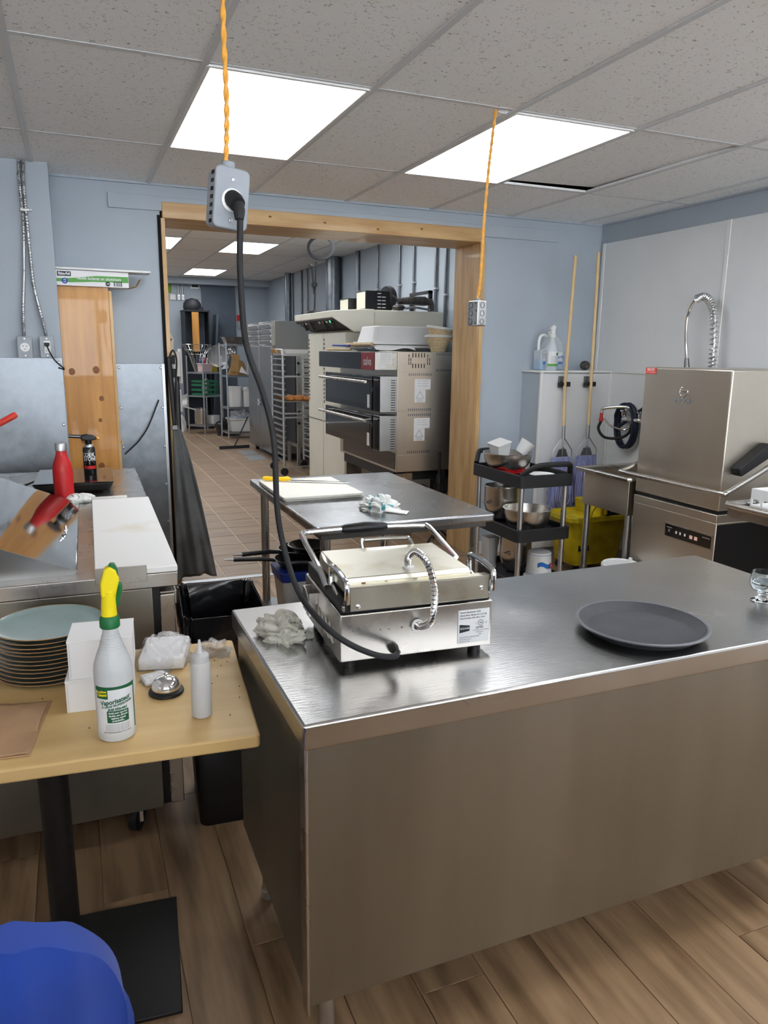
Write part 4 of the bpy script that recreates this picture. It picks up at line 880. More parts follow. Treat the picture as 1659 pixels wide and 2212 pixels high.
# ---- mops
mat('handle_wood', (214, 186, 140), .5, var=.08, vs=20, st=(4, 4, .6))
def mop(top, mid, bot, hw, label):
    top, mid, bot = map(Vector, (top, mid, bot))
    t = thing('mop', label, 'mop', bot, group='wet mops hung on the ledge wall')
    L_ = lambda p: Vector(p)-bot
    neck = bot+Vector((0, 0, .2))
    MB().tube([L_(neck)+Vector((0, 0, .03)), L_(mid), L_(top)-Vector((0, 0, .006)), L_(top)], [.0125, .0125, .0125, .008], 14).build('handle', 'handle_wood', t)
    MB().cyl((0, 0, .13), L_(neck)+Vector((0, 0, .035)), .014, n=14).build('ferrule', 'alum', t)
    MB().tube([(0, 0, .16), (-hw, 0, .05), (-hw*1.02, 0, .0), (hw*1.02, 0, .0), (hw, 0, .05), (0, 0, .16)], .0045, 8).build('wire_frame', 'alum', t)
    MB().prism([(-.055, .0), (.055, .0), (.03, .06), (-.03, .06)], -.003, .003, 'y').build('clamp_plate', 'galv', t)
    MB().cyl((0, 0, .0), (0, 0, .13), .004, n=8).build('clamp_screw', 'alum', t); MB().prism([(-.022, .06), (.022, .06), (.008, .075), (-.008, .075)], -.006, .006, 'y').build('wing_nut', 'alum', t)
    MB().box(-hw, -.012, -.03, hw, .012, 0).build('head_band', 'mop', t, bev=.004)
    st_ = MB()
    for k in range(150):
        x = -hw+2*hw*random.random(); d = random.uniform(-.03, .03); ln_ = random.uniform(.33, .40)
        st_.tube([(x, d*.3, -.02), (x*1.03+random.uniform(-.006, .006), d, -.15), (x*1.06+random.uniform(-.014, .014), d*1.2, -.28), (x*1.08+random.uniform(-.02, .02), d*1.25, -ln_)], [.0055, .0055, .005, .0045], 5)
    s = st_.build('strands', 'mop', t); s['kind'] = 'stuff'
    return t
mop((3.40, 4.66, 2.262), (3.392, 4.68, 1.35), (3.362, 4.62, .81), .085, 'blue string wet mop hung beside the steel bowl cart')
mop((3.60, 4.66, 2.296), (3.625, 4.675, 1.36), (3.60, 4.64, .81), .09, 'blue string wet mop hung nearer the corner above the yellow bucket')
for x, l in ((3.392, 'black spring clip holding the mop beside the cart'), (3.625, 'black spring clip holding the mop nearer the corner')):
    t = thing('mop_clip', l, 'clip', (x, 4.742, 1.355)); MB().box(-.02, -.018, -.035, .02, -.0005, .05).build('back_plate', 'steel_dark', t, bev=.002); MB().box(.016, -.075, -.025, .042, -.045, .01).box(-.034, -.075, -.02, -.016, -.018, .005).box(.016, -.045, -.02, .026, -.018, .005).build('jaw', 'black_rubber', t, bev=.003)
# ---- bottles on the ledge
LZ = 1.4452
mat('clear_plastic', (236, 242, 246), .25, alpha=.4)
jg = thing('detergent_jug', 'clear jug of blue detergent with handle on the ledge', 'jug', (3.385, 4.905, LZ))
jp = [(-.095, 0), (.1, 0), (.105, .01), (.105, .16), (.07, .235), (.03, .262), (-.02, .27), (-.02, .25), (-.045, .245), (-.07, .235), (-.078, .215), (-.078, .17), (-.07, .155), (-.09, .15), (-.1, .14), (-.1, .01)]
MB().prism([(-.095, 0), (.1, 0), (.105, .01), (.105, .165), (.07, .235), (.03, .265), (-.015, .265), (-.035, .2), (-.06, .165), (-.1, .15), (-.1, .01)], -.05, .05, 'y').build('jug_body', 'clear_plastic', jg, bev=.01, seg=3)
MB().prism([(-.092, .004), (.097, .004), (.097, .075), (-.092, .075)], -.046, .046, 'y').build('detergent', 'blue_liquid', jg, bev=.006)
MB().tube(bez([(-.02, 0, .25), (-.05, 0, .262), (-.078, 0, .25), (-.09, 0, .21), (-.09, 0, .15)], 6), .011, 10).build('handle', 'white_plastic', jg)
MB().cyl((.012, 0, .262), (.012, 0, .29), .02, n=18).build('cap', 'white_plastic', jg)
lbl = MB().box(-.08, -.0512, .06, .096, -.0504, .135).build('label', 'label_white', jg); MB().box(-.08, -.0516, .048, .096, -.0510, .058).box(-.08, -.0516, .063, .096, -.0512, .068).build('blue_stripe', 'ink_blue', jg)
text('lettering', 'clarify', 'ink_blue', jg, (.068, -.0519, .1), FACE_NEG_Y, .034, 'CENTER', .0006)
for k in range(5): text('lettering', 'dish detergent', 'ink', jg, (-.058, -.0519, .127-k*.009), FACE_NEG_Y, .0075)
sb2 = thing('spray_bottle', 'clear spray bottle with white trigger and green label on the ledge', 'spray bottle', (3.345, 4.80, LZ))
MB().lathe([(0, 0), (.042, 0), (.046, .006), (.046, .14), (.043, .16), (.03, .19), (.02, .22), (.0175, .245), (0, .245)], 32).build('bottle_body', 'clear_plastic', sb2)
MB().lathe([(.02, .24), (.022, .243), (.022, .262), (.015, .268), (0, .268)], 24).build('collar', 'white_plastic', sb2)
MB().prism([(-.018, .265), (.015, .265), (.012, .3), (.022, .318), (.0, .337), (-.016, .325), (-.03, .31), (-.026, .3), (-.016, .305)], -.012, .012, 'y').build('spray_head', 'white_plastic', sb2, bev=.004)
band('label', 'label_white', sb2, .0463, .045, .14, -70, 70); band('label_stripe', 'green_print', sb2, .0465, .033, .05, -70, 70); band('label_patch', 'green', sb2, .0465, .112, .132, 10, 40)
for k in range(7): textw('lettering', 'cleaner disinfectant spray', 'ink', sb2, (0, 0, .105-k*.008), .006, .0466)
tag(MB().lathe([(0, 0), (.02, .003), (.036, .02), (.04, .038), (.034, .058), (.02, .07), (0, .074)], 24, (3.70, 4.86, LZ)).build('steel_scrubber', mat('scrubber', (96, 94, 90), .35, .8, var=.5, vs=60, bump=1, bs=120)), 'grey steel wool scrubber ball on the ledge', 'scrubber')
# ---- wall tap with hose
fa = thing('wall_tap', 'chrome twin wall tap with coiled dark hose and red valve', 'tap', (3.862, 4.40, 1.10))
MB().tube(bez([(0, .09, .0), (-.05, .09, .0), (-.07, .07, .0), (-.07, -.07, .0), (-.05, -.09, .0), (0, -.09, .0)], 6), .017, 12).build('body', 'chrome', fa)
for y in (.09, -.09):
    MB().lathe([(.03, 0), (.03, .008), (.015, .012)], 20).xf(Matrix.Translation((0, y, 0))@Matrix.Rotation(R(-90), 4, 'Y')).build('flange', 'chrome', fa)
    MB().lathe([(.014, 0), (.02, .02), (.02, .04), (.008, .05), (0, .05)], 16, (-.06, y, .012)).box(-.09, y-.006, .055, -.03, y+.006, .065).build('valve', 'chrome', fa)
MB().tube(bez([(-.07, 0, .01), (-.075, .0, .06), (-.1, .02, .09), (-.17, .1, .085), (-.21, .15, .07), (-.215, .155, .04)], 8), .012, 12).build('spout', 'chrome', fa)
MB().lathe([(.016, 0), (.016, .02), (.012, .03), (.012, .06)], 14, (-.215, .155, -.02)).build('hose_union', 'red', fa)
MB().tube(bez([(-.215, .155, -.02), (-.225, .165, -.08), (-.19, .13, -.14), (-.12, .05, -.14), (-.08, .0, -.1), (-.08, -.03, -.03)], 10), .011, 10).build('hose', 'black_rubber', fa)
hs = []
for k in range(90):
    a = k*.28; hs.append((-.045-.012*(k//23), .05+.105*math.cos(a)+.012*math.sin(k*.11), -.05+.16*math.sin(a)))
hs += [(-.05, -.12, .1), (-.03, -.17, .05), (-.03, -.185, -.15), (-.03, -.185, -.3)]
mat('hose_navy', (24, 32, 52), .5)
MB().tube(hs, .0135, 8).build('coiled_hose', 'hose_navy', fa)
MB().tube(bez([(-.2, .14, -.0), (-.17, .1, -.05), (-.1, .02, -.075), (-.06, -.03, -.02)], 8), .007, 10).build('braided_hose', 'chrome', fa)
# ---- sink
sk = thing('sink_table', 'stainless dish sink table with rolled edge beside the dishwasher', 'sink', (3.06, 3.52, 0))
SW, SD = .79, .50
MB().box(.03, .03, .60, .034, SD-.03, .825).box(SW-.034, .03, .60, SW-.03, SD-.03, .825).box(.03, .03, .60, SW-.03, .034, .825).box(.03, SD-.034, .60, SW-.03, SD-.03, .825).box(.03, .03, .60, SW-.03, SD-.03, .604).build('basin', 'steel_dw', sk, bev=.002)
MB().box(0, .0, .82, .04, SD, .828).box(SW-.04, 0, .82, SW, SD, .828).box(.04, 0, .82, SW-.04, .036, .828).box(.04, SD-.036, .82, SW-.04, SD, .828).build('deck', 'steel', sk)
MB().tube([(SW, SD, .83), (.0, SD, .83)]+[(0, 0, .83), (.01, -.002, .83)], .015, 12).build('rolled_edge', 'steel', sk)
for x in (.06, SW-.06):
    for y in (.05, SD-.05):
        l = MB().cyl((x, y, .16), (x, y, .60), .02, n=16).build('leg', 'alum', sk); MB().cyl((x, y, .01), (x, y, .17), .024, n=16).build('leg_foot', 'alum', l)
# ---- dishwasher
mat('lit_key', (255, 214, 196), .5)
dw = thing('hood_dishwasher', 'tall stainless hood dishwasher with tubular lift handle', 'dishwasher', (3.1, 2.87, 0))
DW, DD = .70, .64       # x depth, y width
MB().box(.0, .0, .06, DW, DD, .70).build('base_cabinet', 'steel_dw', dw, bev=.004)
MB().box(.004, -.002, .06, DW-.01, -.0005, .69).build('side_shade', 'black', dw)  # black sheet that paints the shadow on this side of the base
MB().box(-.003, .0, .70, DW, DD, .745).build('base_band', 'steel_dw', dw, bev=.003)
MB().box(.012, .012, .745, DW-.01, DD-.012, .765).build('gasket', 'black', dw)
MB().box(.0, .0, .765, DW, DD, 1.5).build('hood', 'steel_dw', dw, bev=.008, seg=3)
for y in (.05, DD-.05):
    for x in (.05, DW-.05): MB().cyl((x, y, 0), (x, y, .06), .02, n=14).build('foot', 'alum', dw)
h = MB().tube(bez([(.42, DD+.02, 1.12), (.2, DD+.025, 1.0), (.0, DD+.03, .915), (-.07, DD+.03, .89), (-.1, DD+.0, .885), (-.1, DD/2, .885), (-.1, -.08, .885), (-.075, -.11, .89), (.0, -.11, .92), (.2, -.11, 1.01), (.42, -.11, 1.12)], 8), .0135, 12).build('lift_handle', 'steel', dw)
MB().prism([(.055, 1.0), (.075, .955), (.29, 1.06), (.28, 1.115), (.25, 1.125)], -.06, -.001, 'y').build('arm_cover', 'black_rubber', dw, bev=.008)
pn = MB().box(-.0035, .02, .555, -.0005, .36, .625).build('control_panel', 'black_gloss', dw, bev=.001)
MB().box(-.0025, .012, .547, -.0002, .368, .633).build('panel_frame', 'steel', dw)
for y in (.33, .275, .245, .21): 
    MB().box(-.0042, y-.009, .582, -.0034, y+.003, .597).build('button', 'label_white' if y < .3 else 'grey', pn)
for y in (.165, .13): MB().box(-.0042, y-.014, .578, -.0034, y+.008, .598).build('button', 'lit_key', pn)
for y, s in ((.325, 'CONCEPT+'), (.055, 'DISHWASHER')): text('lettering', s, 'label_white', pn, (-.0045, y, .608), FACE_NEG_X, .0085)
MB().tube([(-.002, .32+.028*math.sin(a*.35), 1.375+.028*math.cos(a*.35)) for a in range(2, 15)]+[(-.002, .318, 1.375), (-.002, .342, 1.378)], .0025, 8).build('emblem', 'chrome', dw)
text('lettering', 'FAGOR', 'chrome', dw, (-.0025, .32, 1.325), FACE_NEG_X, .036, 'CENTER', .0006)
MB().box(-.0022, .545, 1.463, -.0006, .63, 1.496).build('sticker', 'red_soft', dw); text('lettering', 'IGLOO', 'label_white', dw, (-.003, .587, 1.487), FACE_NEG_X, .019, 'CENTER', .0006); text('lettering', 'FOOD EQUIPMENT', 'label_white', dw, (-.003, .587, 1.472), FACE_NEG_X, .009)
# pre-rinse spray hose behind the dishwasher
pr_ = thing('pre_rinse_tap', 'tall pre-rinse spray hose with coil spring behind the dishwasher', 'tap', (3.83, 3.7, 1.0))
MB().cyl((-.02, -.03, -.12), (-.05, -.03, .5), .014, n=12).build('riser', 'chrome', pr_)
core = [(-.05, -.03, .45), (-.055, -.03, .6), (-.06, -.02, .78), (-.065, .01, .885), (-.07, .07, .935), (-.075, .13, .925), (-.08, .165, .88), (-.085, .185, .80), (-.085, .18, .68), (-.085, .155, .54)]
cp_ = bez(core, 14); MB().tube(cp_, .0105, 10).build('hose', 'chrome', pr_)
spn = bez(core[:6], 60); m_ = len(spn); sp = []
for k, p in enumerate(spn):
    t_ = (spn[min(k+1, m_-1)]-spn[max(k-1, 0)]).normalized(); u_ = t_.cross(Vector((1, 0, 0))).normalized(); w_ = t_.cross(u_); a = k*.62
    sp.append(p+(u_*math.cos(a)+w_*math.sin(a))*.025)
MB().tube(sp, .0042, 6).build('coil_spring', 'chrome', pr_)
MB().tube([(-.085, .157, .55), (-.085, .15, .5), (-.09, .15, .45)], [.014, .018, .022], 12).build('spray_head', 'steel_dark', pr_)
# dish table on the near side with rack
dt = thing('dish_table', 'stainless dish landing table with rolled edge next to the dishwasher', 'table', (2.91, 1.22, 0))
MB().box(.02, .0, .83, .95, 1.43, .836).build('deck', 'steel', dt); MB().tube([(.4, 1.43, .86), (.012, 1.43, .86), (.0, 1.42, .86), (.0, .0, .86)], .018, 12).build('rolled_edge', 'steel', dt); MB().box(.015, .0, .80, .03, 1.43, .85).box(.03, 1.42, .80, .2, 1.43, .85).build('lip', 'steel', dt)
for y in (.1, 1.0):
    for x in (.5, .85): MB().cyl((x, y, 0), (x, y, .83), .02, n=14).build('leg', 'alum', dt)
dr = thing('dish_rack', 'white plastic glass rack on the landing table', 'rack', (3.04, 2.12, .8375))
for x in (0, .5):
    MB().box(x-.004, 0, 0, x+.004, .5, .02).box(x-.004, 0, .05, x+.004, .5, .1).build('side_rail', 'white_plastic', dr)
    for k in range(9): MB().box(x-.004, k*.0615, .02, x+.004, k*.0615+.01, .05).build('upright', 'white_plastic', dr)
for y in (0, .5):
    MB().box(.004, y-.004, 0, .496, y+.004, .02).box(.004, y-.004, .05, .496, y+.004, .1).build('end_rail', 'white_plastic', dr)
    for k in range(1, 8): MB().box(k*.0615, y-.004, .02, k*.0615+.01, y+.004, .05).build('upright', 'white_plastic', dr)
MB().box(.004, .004, 0, .496, .496, .006).build('base_grid', 'white_plastic', dr)
tag(MB().box(3.2, 2.3, .845, 3.203, 2.55, .99).build('clear_lid', 'film2'), 'clear plastic lid standing upright in the glass rack', 'lid')
# yellow mop bucket, white pail
yb = thing('mop_bucket', 'yellow mop bucket with wringer and black warning label', 'mop bucket', (3.45, 4.36, 0))
MB().hexa([(x, y, .07) for x, y in rrect(-.2, -.12, .2, .15, .05)], [(x, y, .42) for x, y in rrect(-.25, -.15, .25, .18, .06)]).build('bucket_body', 'yellow_dirty', yb, bev=.004)
o_, i_ = rrect(-.265, -.165, .265, .195, .06), rrect(-.24, -.14, .24, .17, .05); n = len(o_)
MB().add([(x, y, .40) for x, y in o_]+[(x, y, .435) for x, y in o_]+[(x, y, .435) for x, y in i_]+[(x, y, .40) for x, y in i_], [(a*n+q, a*n+(q+1) % n, (a+1)*n+(q+1) % n, (a+1)*n+q) for a in range(3) for q in range(n)]).build('rim', 'yellow_dirty', yb, bev=.003)
MB().hexa([(.0, -.13, .3), (.2, -.13, .3), (.2, .15, .3), (.0, .15, .3)], [(-.02, -.15, .52), (.25, -.15, .52), (.25, .17, .52), (-.02, .17, .52)]).build('wringer', 'yellow_dirty', yb, bev=.01)
MB().box(.02, -.158, .41, .25, -.151, .46).box(.02, -.156, .44, .06, -.15, .49).build('wringer_hinge', 'black', yb, bev=.002)
MB().tube(bez([(-.13, -.165, .42), (-.11, -.175, .50), (-.05, -.175, .53), (.0, -.172, .51), (.01, -.165, .45)], 6), .012, 10).build('bail_handle', 'yellow_dirty', yb)
MB().tube(bez([(.05, .0, .52), (.06, .0, .58), (.12, .0, .60), (.18, .0, .58), (.19, 0, .52)], 6), .012, 10).build('wringer_handle', 'yellow_dirty', yb)
wl = MB().box(-.18, -.1515, .17, -.09, -.146, .35).build('warning_label', 'ink', yb); wl.rotation_euler = (R(-5), 0, 0); wl.location = (0, .0, .0)
MB().prism([(-.165, .19), (-.105, .19), (-.135, .25)], -.1535, -.150, 'y').build('warning_triangle', 'yellow', wl); MB().box(-.17, -.1532, .28, -.10, -.151, .335).build('warning_patch', 'red', wl)
for x in (-.16, .16):
    for y in (-.08, .11): MB().lathe([(0, -.012), (.032, -.012), (.032, .012), (0, .012)], 16).xf(Matrix.Translation((x, y, .034))@Matrix.Rotation(R(90), 4, 'X')).build('caster', 'black', yb); MB().box(x-.015, y-.015, .06, x+.015, y+.015, .075).build('caster_fork', 'steel_dark', yb)
wp = thing('plastic_pail', 'white lidded plastic pail in front of the dishwasher', 'bucket', (2.965, 3.42, 0))
MB().lathe([(0, 0), (.095, 0), (.108, .33), (.11, .33)], 36).build('pail_body', 'white_plastic', wp); MB().lathe([(.112, .315), (.116, .318), (.116, .34), (.108, .348), (.1, .342), (0, .342)], 36).build('lid', 'white_plastic', wp); MB().box(.06, -.01, .342, .075, .01, .375).build('spout', 'white_plastic', wp, bev=.003)

# ================================================================= BACK ROOM
# ---- deck oven
mat('oven_glass', (16, 17, 19), .06, coat=.2, spec=.5)
mat('oven_band', (64, 70, 76), .25, coat=.2)
mat('salva_red', (150, 44, 50), .4)
ov = thing('deck_oven', 'large two-deck stainless bakery oven with black glass doors', 'oven', (2.45, 5.65, 0))
OX, OY = 1.1, 1.42
MB().box(0, 0, .58, OX, OY, 1.57).build('body', 'steel_dw', ov, bev=.003)
for z0, z1 in ((.585, .725), (.733, 1.075), (1.083, 1.40), (1.408, 1.567)):
    MB().box(.012, -.004, z0, OX-.01, -.0005, z1).build('side_panel', 'steel_dw', ov, bev=.001)
MB().box(-.2, .0, 1.42, 0, OY+.05, 1.565).build('control_band', 'oven_band', ov, bev=.003)
MB().box(-.203, .31, 1.425, -.2005, OY+.045, 1.56).build('band_glass', 'oven_glass', ov)
MB().box(-.205, .012, 1.424, -.2005, .3, 1.562).build('brand_plate', 'salva_red', ov); text('lettering', 'salva', 'label_white', ov, (-.2065, .15, 1.488), FACE_NEG_X, .095, 'CENTER', .001)
MB().box(-.198, -.003, 1.424, -.005, -.0005, 1.562).build('band_side', 'steel', ov)
MB().box(-.155, -.005, 1.475, -.05, -.0032, 1.562).build('data_label', 'label_white', ov); MB().box(-.155, -.005, 1.435, -.105, -.0032, 1.466).build('data_label', 'label_white', ov)
for k in range(5): text('lettering', 'model type 230V 3N 50/60Hz', 'grey', ov, (-.102, -.0056, 1.548-k*.014), FACE_NEG_Y, .007)
for k, z in enumerate((.765, 1.085)):
    hgt = .285
    d = MB().box(-.16, .16, z, 0, OY-.02, z+hgt).build('door', 'oven_glass', ov, bev=.004); d['label'] = 'black glass oven door'
    MB().box(-.1615, .2, z+.05, -.1602, OY-.1, z+hgt-.05).build('window', 'black_gloss', d)
    MB().tube([(-.16, .2, z+hgt-.04), (-.225, .2, z+hgt-.045)], .009, 8).tube([(-.16, OY-.1, z+hgt-.04), (-.225, OY-.1, z+hgt-.045)], .009, 8).tube([(-.225, .14, z+hgt-.045), (-.225, OY-.04, z+hgt-.045)], .013, 12).build('handle', 'steel', d)
    MB().box(-.162, .205, z+.02, -.1605, .26, z+.13).build('data_label', 'label_white', d)
    MB().box(-.15, .0, z-.003, 0, .158, z+hgt+.003).build('door_housing', 'alum', ov, bev=.003)
    MB().box(-.152, .004, z, -.1502, .15, z+hgt).build('control_glass', 'oven_glass', ov)
    for q in range(13): MB().box(-.055, -.0012, z+.012+q*.02, -.015, -.0002, z+.018+q*.02).build('vent_slot', 'black', ov)
    MB().box(.155, -.0055, z+.18, .3, -.0042, z+.265).build('data_label', 'label_white', ov); w_ = MB().box(.155, -.0055, z+.075, .255, -.0042, z+.178).build('warning_label', 'label_white', ov)
    MB().tube([(.17, -.0058, z+.11), (.24, -.0058, z+.11), (.205, -.0058, z+.165)], .002, 6, closed=True).build('warning_triangle', 'ink', w_)
    for q in range(3): text('lettering', 'serial no. voltage kW', 'grey', w_, (.228, -.006, z+.25-q*.02), FACE_NEG_Y, .011); text('lettering', 'DANGER electric', 'grey', w_, (.205, -.006, z+.1-q*.009), FACE_NEG_Y, .008)
for z, x0 in ((.745, .1), (1.055, .1), (1.098, .1), (1.385, .1), (1.42, .35), (1.55, .35)):
    for x1 in (x0, .62):
        for q in range(16): MB().box(x1+q*.018, -.0052, z-.008, x1+.008+q*.018, -.0041, z+.012).build('vent_slot', 'galv', ov) if (x1 > .3 or q < 12) else None
for a in range(4):
    for q in range(5):
        if a < 2: MB().box(.13+q*.026, -.0052, 1.44+a*.085, .138+q*.026, -.0041, 1.475+a*.085).build('fan_slot', 'black', ov)
        else: MB().box(.095+(a-2)*.17+(q % 2)*.018, -.0052, 1.465+(q//2)*.03, .101+(a-2)*.17+(q % 2)*.018, -.0041, 1.49+(q//2)*.03).build('fan_slot', 'black', ov)
MB().box(-.003, .02, .6, -.0005, OY-.1, .74).build('lower_front', 'oven_glass', ov)
MB().box(.0, .05, .5, .9, 1.3, .58).build('base_frame', 'black', ov)
for x, y in ((.05, .08), (.98, .08), (.05, 1.3), (.98, 1.3)): MB().box(x-.04, y-.04, 0, x+.12, y+.02, .56).build('leg', 'steel', ov)
# flour sacks and rack stand below the oven
for k, (x, y, s) in enumerate(((2.9, 5.95, 1), (3.2, 5.98, 2), (3.05, 6.35, 3))):
    tag(lump(.14, .13, .3, 30+s, .25, 1.6, 32, 16).xf(Matrix.Translation((x, y, 0))).build('flour_sack', 'brown_paper', sm=60), ['slumped brown paper sack under the oven beside its leg', 'slumped brown paper sack under the oven next to another sack', 'brown paper sack pushed far under the oven'][k], 'sack', 'sacks under the oven')
t = thing('tripod_stand', 'thin black stand post in front of the oven side', 'stand', (2.78, 5.5, 0)); MB().cyl((0, 0, .02), (0, 0, .76), .013, n=12).build('post', 'black', t); MB().cyl((0, 0, .5), (0, 0, .57), .024, n=12).box(.02, -.012, .52, .05, .012, .6).build('clamp', 'black', t)
for a in (90, 210, 330): MB().cyl((0, 0, .12), (.13*math.cos(R(a)), .08*math.sin(R(a)), .0), .008, n=8).build('leg', 'black', t)
# things on the oven
OZ = 1.571
def tub(loc, rz, label, hh):
    t = thing('dough_tub', label, 'tub', loc, R(rz), 'white dough tubs on the oven')
    MB().hexa([(x, y, 0) for x, y in rrect(-.33, -.24, .33, .24, .04)], [(x, y, hh) for x, y in rrect(-.29, -.2, .29, .2, .05)]).build('tub_body', 'white_plastic', t, bev=.008)
    MB().prism(rrect(-.355, -.265, .355, .265, .04), 0, .022, 'z').build('rim', 'white_plastic', t, bev=.004); return t
for k in range(3): tag(MB().prism(rrect(-.3, -.25, .36, .25, .02), 0, .009, 'z').xf(Matrix.Translation((2.75-.03*k, 6.35+.02*k, OZ+.0005+k*.0098))@Matrix.Rotation(R(3-3*k), 4, 'Z')).build('baking_sheet', 'galv', bev=.002), ['grey baking sheet lying directly on the oven', 'grey baking sheet between two others on the oven', 'uppermost grey baking sheet under the tubs'][k], 'baking sheet', 'baking sheets on the oven')
tub((2.80, 6.42, OZ+.0305), 2, 'shallow white dough tub lid under the big upturned tub', .028)
tub((2.79, 6.44, OZ+.0595), -2, 'big white dough tub turned upside down on the oven', .16)
tag(MB().sheet(lambda u, v: (2.42+.38*u, 6.05+.09*v, OZ+.036+.004*math.sin(u*9)-(.07*(max(0, .5-v))*(.6+.4*math.sin(u*7)))), 24, 10).build('baking_paper', 'white_paper', solid=.001), 'sheet of baking paper hanging over the oven edge', 'paper')
mat('cane', (212, 192, 156), .7, var=.1, vs=40)
def banneton(loc, tilt, label):
    t = thing('proofing_basket', label, 'basket', loc, 0, 'cane proofing baskets on the oven'); t.rotation_euler = tilt
    P = [(0, 0), (.06, 0)]
    for k in range(9): P += [(.062+.0055*k+.003, .008+.0125*k), (.0625+.0055*k, .0145+.0125*k)]
    MB().lathe(P+[(.112, .122), (.118, .128), (.112, .134), (.104, .128), (.06, .008), (0, .006)], 36).build('cane_coil', 'cane', t)
    MB().lathe([(.105, .118), (.12, .12), (.121, .136), (.108, .14)], 36).build('linen_rim', 'cloth_white', t)
banneton((2.885, 5.79, OZ), (0, 0, 0), 'cane proofing basket standing directly on the oven')
banneton((2.885, 5.79, OZ+.068), (R(4), R(6), 0), 'cane proofing basket nested tilted in the basket below')
banneton((3.13, 5.82, OZ), (0, 0, 0), 'cane proofing basket half hidden behind the right jamb')
tag(MB().tube([(2.28, 6.95, OZ+.011), (2.40, 6.62, OZ+.011)], [.009, .011], 10).build('peel_handle', 'handle_wood'), 'wooden peel handle reaching over the oven edge', 'peel')
tag(MB().tube([(2.34, 6.5, OZ+.045), (2.30, 6.85, OZ+.05)], [.011, .008], 10).build('pastry_brush', 'blue'), 'brush with blue handle lying across the baking sheets', 'brush')
tag(MB().tube([(2.42, 6.15, OZ+.058), (2.40, 6.75, OZ+.055)], [.014, .018], 10).build('rolling_pin', 'pine'), 'wooden rolling pin lying in front of the dough tubs', 'rolling pin')
# ---- cream dough machine
mat('green_lamp', (60, 220, 130), .4, emis=1.2); mat('note', (216, 220, 130), .7)
cm = thing('dough_machine', 'tall cream enamelled bakery machine with sloping control panels', 'machine', (2.6, 7.3, 0))
for k, (y0, y1) in enumerate(((.06, .78), (.80, 1.35))):
    MB().box(0, y0, .05, .5, y1, 1.76).build('column', 'cream', cm, bev=.01)
    MB().box(-.004, y0+.004, .79, -.001, y1-.004, .797).build('door_seam', 'ink', cm)
    for q in range(16): MB().box(-.004, y1-.05, 1.0+q*.045, -.0008, y1-.03, 1.025+q*.045).build('vent_slot', 'ink', cm)
    pn = MB().prism([(-.15, 1.88), (-.15, 1.9), (.06, 1.785), (.055, 1.775)], y0-.05, y1, 'y').build('control_panel', 'ink', cm)
    for q in range(4):
        MB().lathe([(.028, 0), (.024, .03), (0, .03)], 14).xf(Matrix.Translation((-.09+.06*(q % 2), y0+.08+q*.13, 1.857-.033*(q % 2)))@Matrix.Rotation(R(-118), 4, 'Y')).build('knob', 'black', pn)
        MB().lathe([(.016, 0), (.016, .012), (0, .014)], 12).xf(Matrix.Translation((-.118, y0+.1+q*.12, 1.868))@Matrix.Rotation(R(-118), 4, 'Y')).build('indicator', ['green_lamp', 'label_white', 'grey', 'label_white'][q] if k == 0 else ['grey', 'label_white', 'grey', 'grey'][q], pn)
for y0, y1 in ((.0, .775), (.782, 1.36)):
    MB().prism([(-.16, 1.90), (-.16, 1.965), (.2, 1.99), (.3, 1.99), (.3, 1.76), (.08, 1.76)], y0, y1, 'y').build('top_housing', 'cream', cm, bev=.006)
MB().box(.3, .02, 1.76, 1.1, 1.3, 1.985).box(.5, .06, .05, 1.1, 1.3, 1.76).build('rear_housing', 'cream', cm, bev=.006)
for x, y in ((.06, .12), (1.0, .12), (.06, 1.25), (1.0, 1.25)): MB().cyl((x, y, 0), (x, y, .06), .025, n=10).build('foot', 'black', cm)
# on top of the machine
CZ = 1.992
for k, (x, y, h, l) in enumerate(((2.93, 7.75, .13, 'lower black and cream electronics box on the dough machine'), (3.0, 7.42, .19, 'taller black and cream electronics box on the dough machine'))):
    t = thing('electronics_box', l, 'box', (x, y, CZ), 0, 'electronics boxes on the dough machine')
    MB().box(-.15, -.0, 0, .12, .28, h).build('case', 'black', t, bev=.003); MB().box(-.153, .015, .012, -.1505, .265, h-.012).build('face', 'cream', t)
    for q in range(9): MB().box(-.02+(q % 2)*.05, -.003, .02+(q//2)*.035, .02+(q % 2)*.05, -.0005, .028+(q//2)*.035).build('side_mark', 'label_white', t)
t = thing('hand_wheel', 'black rimmed round wheel standing on the dough machine', 'wheel', (3.22, 7.72, CZ+.002)); 
MB().lathe([(.075, -.035), (.125, -.03), (.135, 0), (.125, .03), (.075, .035)], 36).xf(Matrix.Translation((0, 0, .137))@Matrix.Rotation(R(15), 4, 'Z')@Matrix.Rotation(R(90), 4, 'Y')).build('tyre', 'black_rubber', t)
MB().lathe([(0, -.02), (.09, -.02), (.09, .02), (0, .02)], 28).xf(Matrix.Translation((0, 0, .137))@Matrix.Rotation(R(15), 4, 'Z')@Matrix.Rotation(R(90), 4, 'Y')).build('disc', 'cream', t)
mat('iron', (92, 88, 86), .5, .6, var=.3, vs=20)
t = thing('mixer_arm', 'dark grey metal motor and arm assembly lying on the machine', 'motor', (3.36, 7.375, CZ+.001)); MB().tube([(-.17, 0, .09), (.0, 0, .1), (.13, 0, .1), (.2, 0, .09)], [.03, .045, .05, .03], 14).build('motor_housing', 'iron', t)
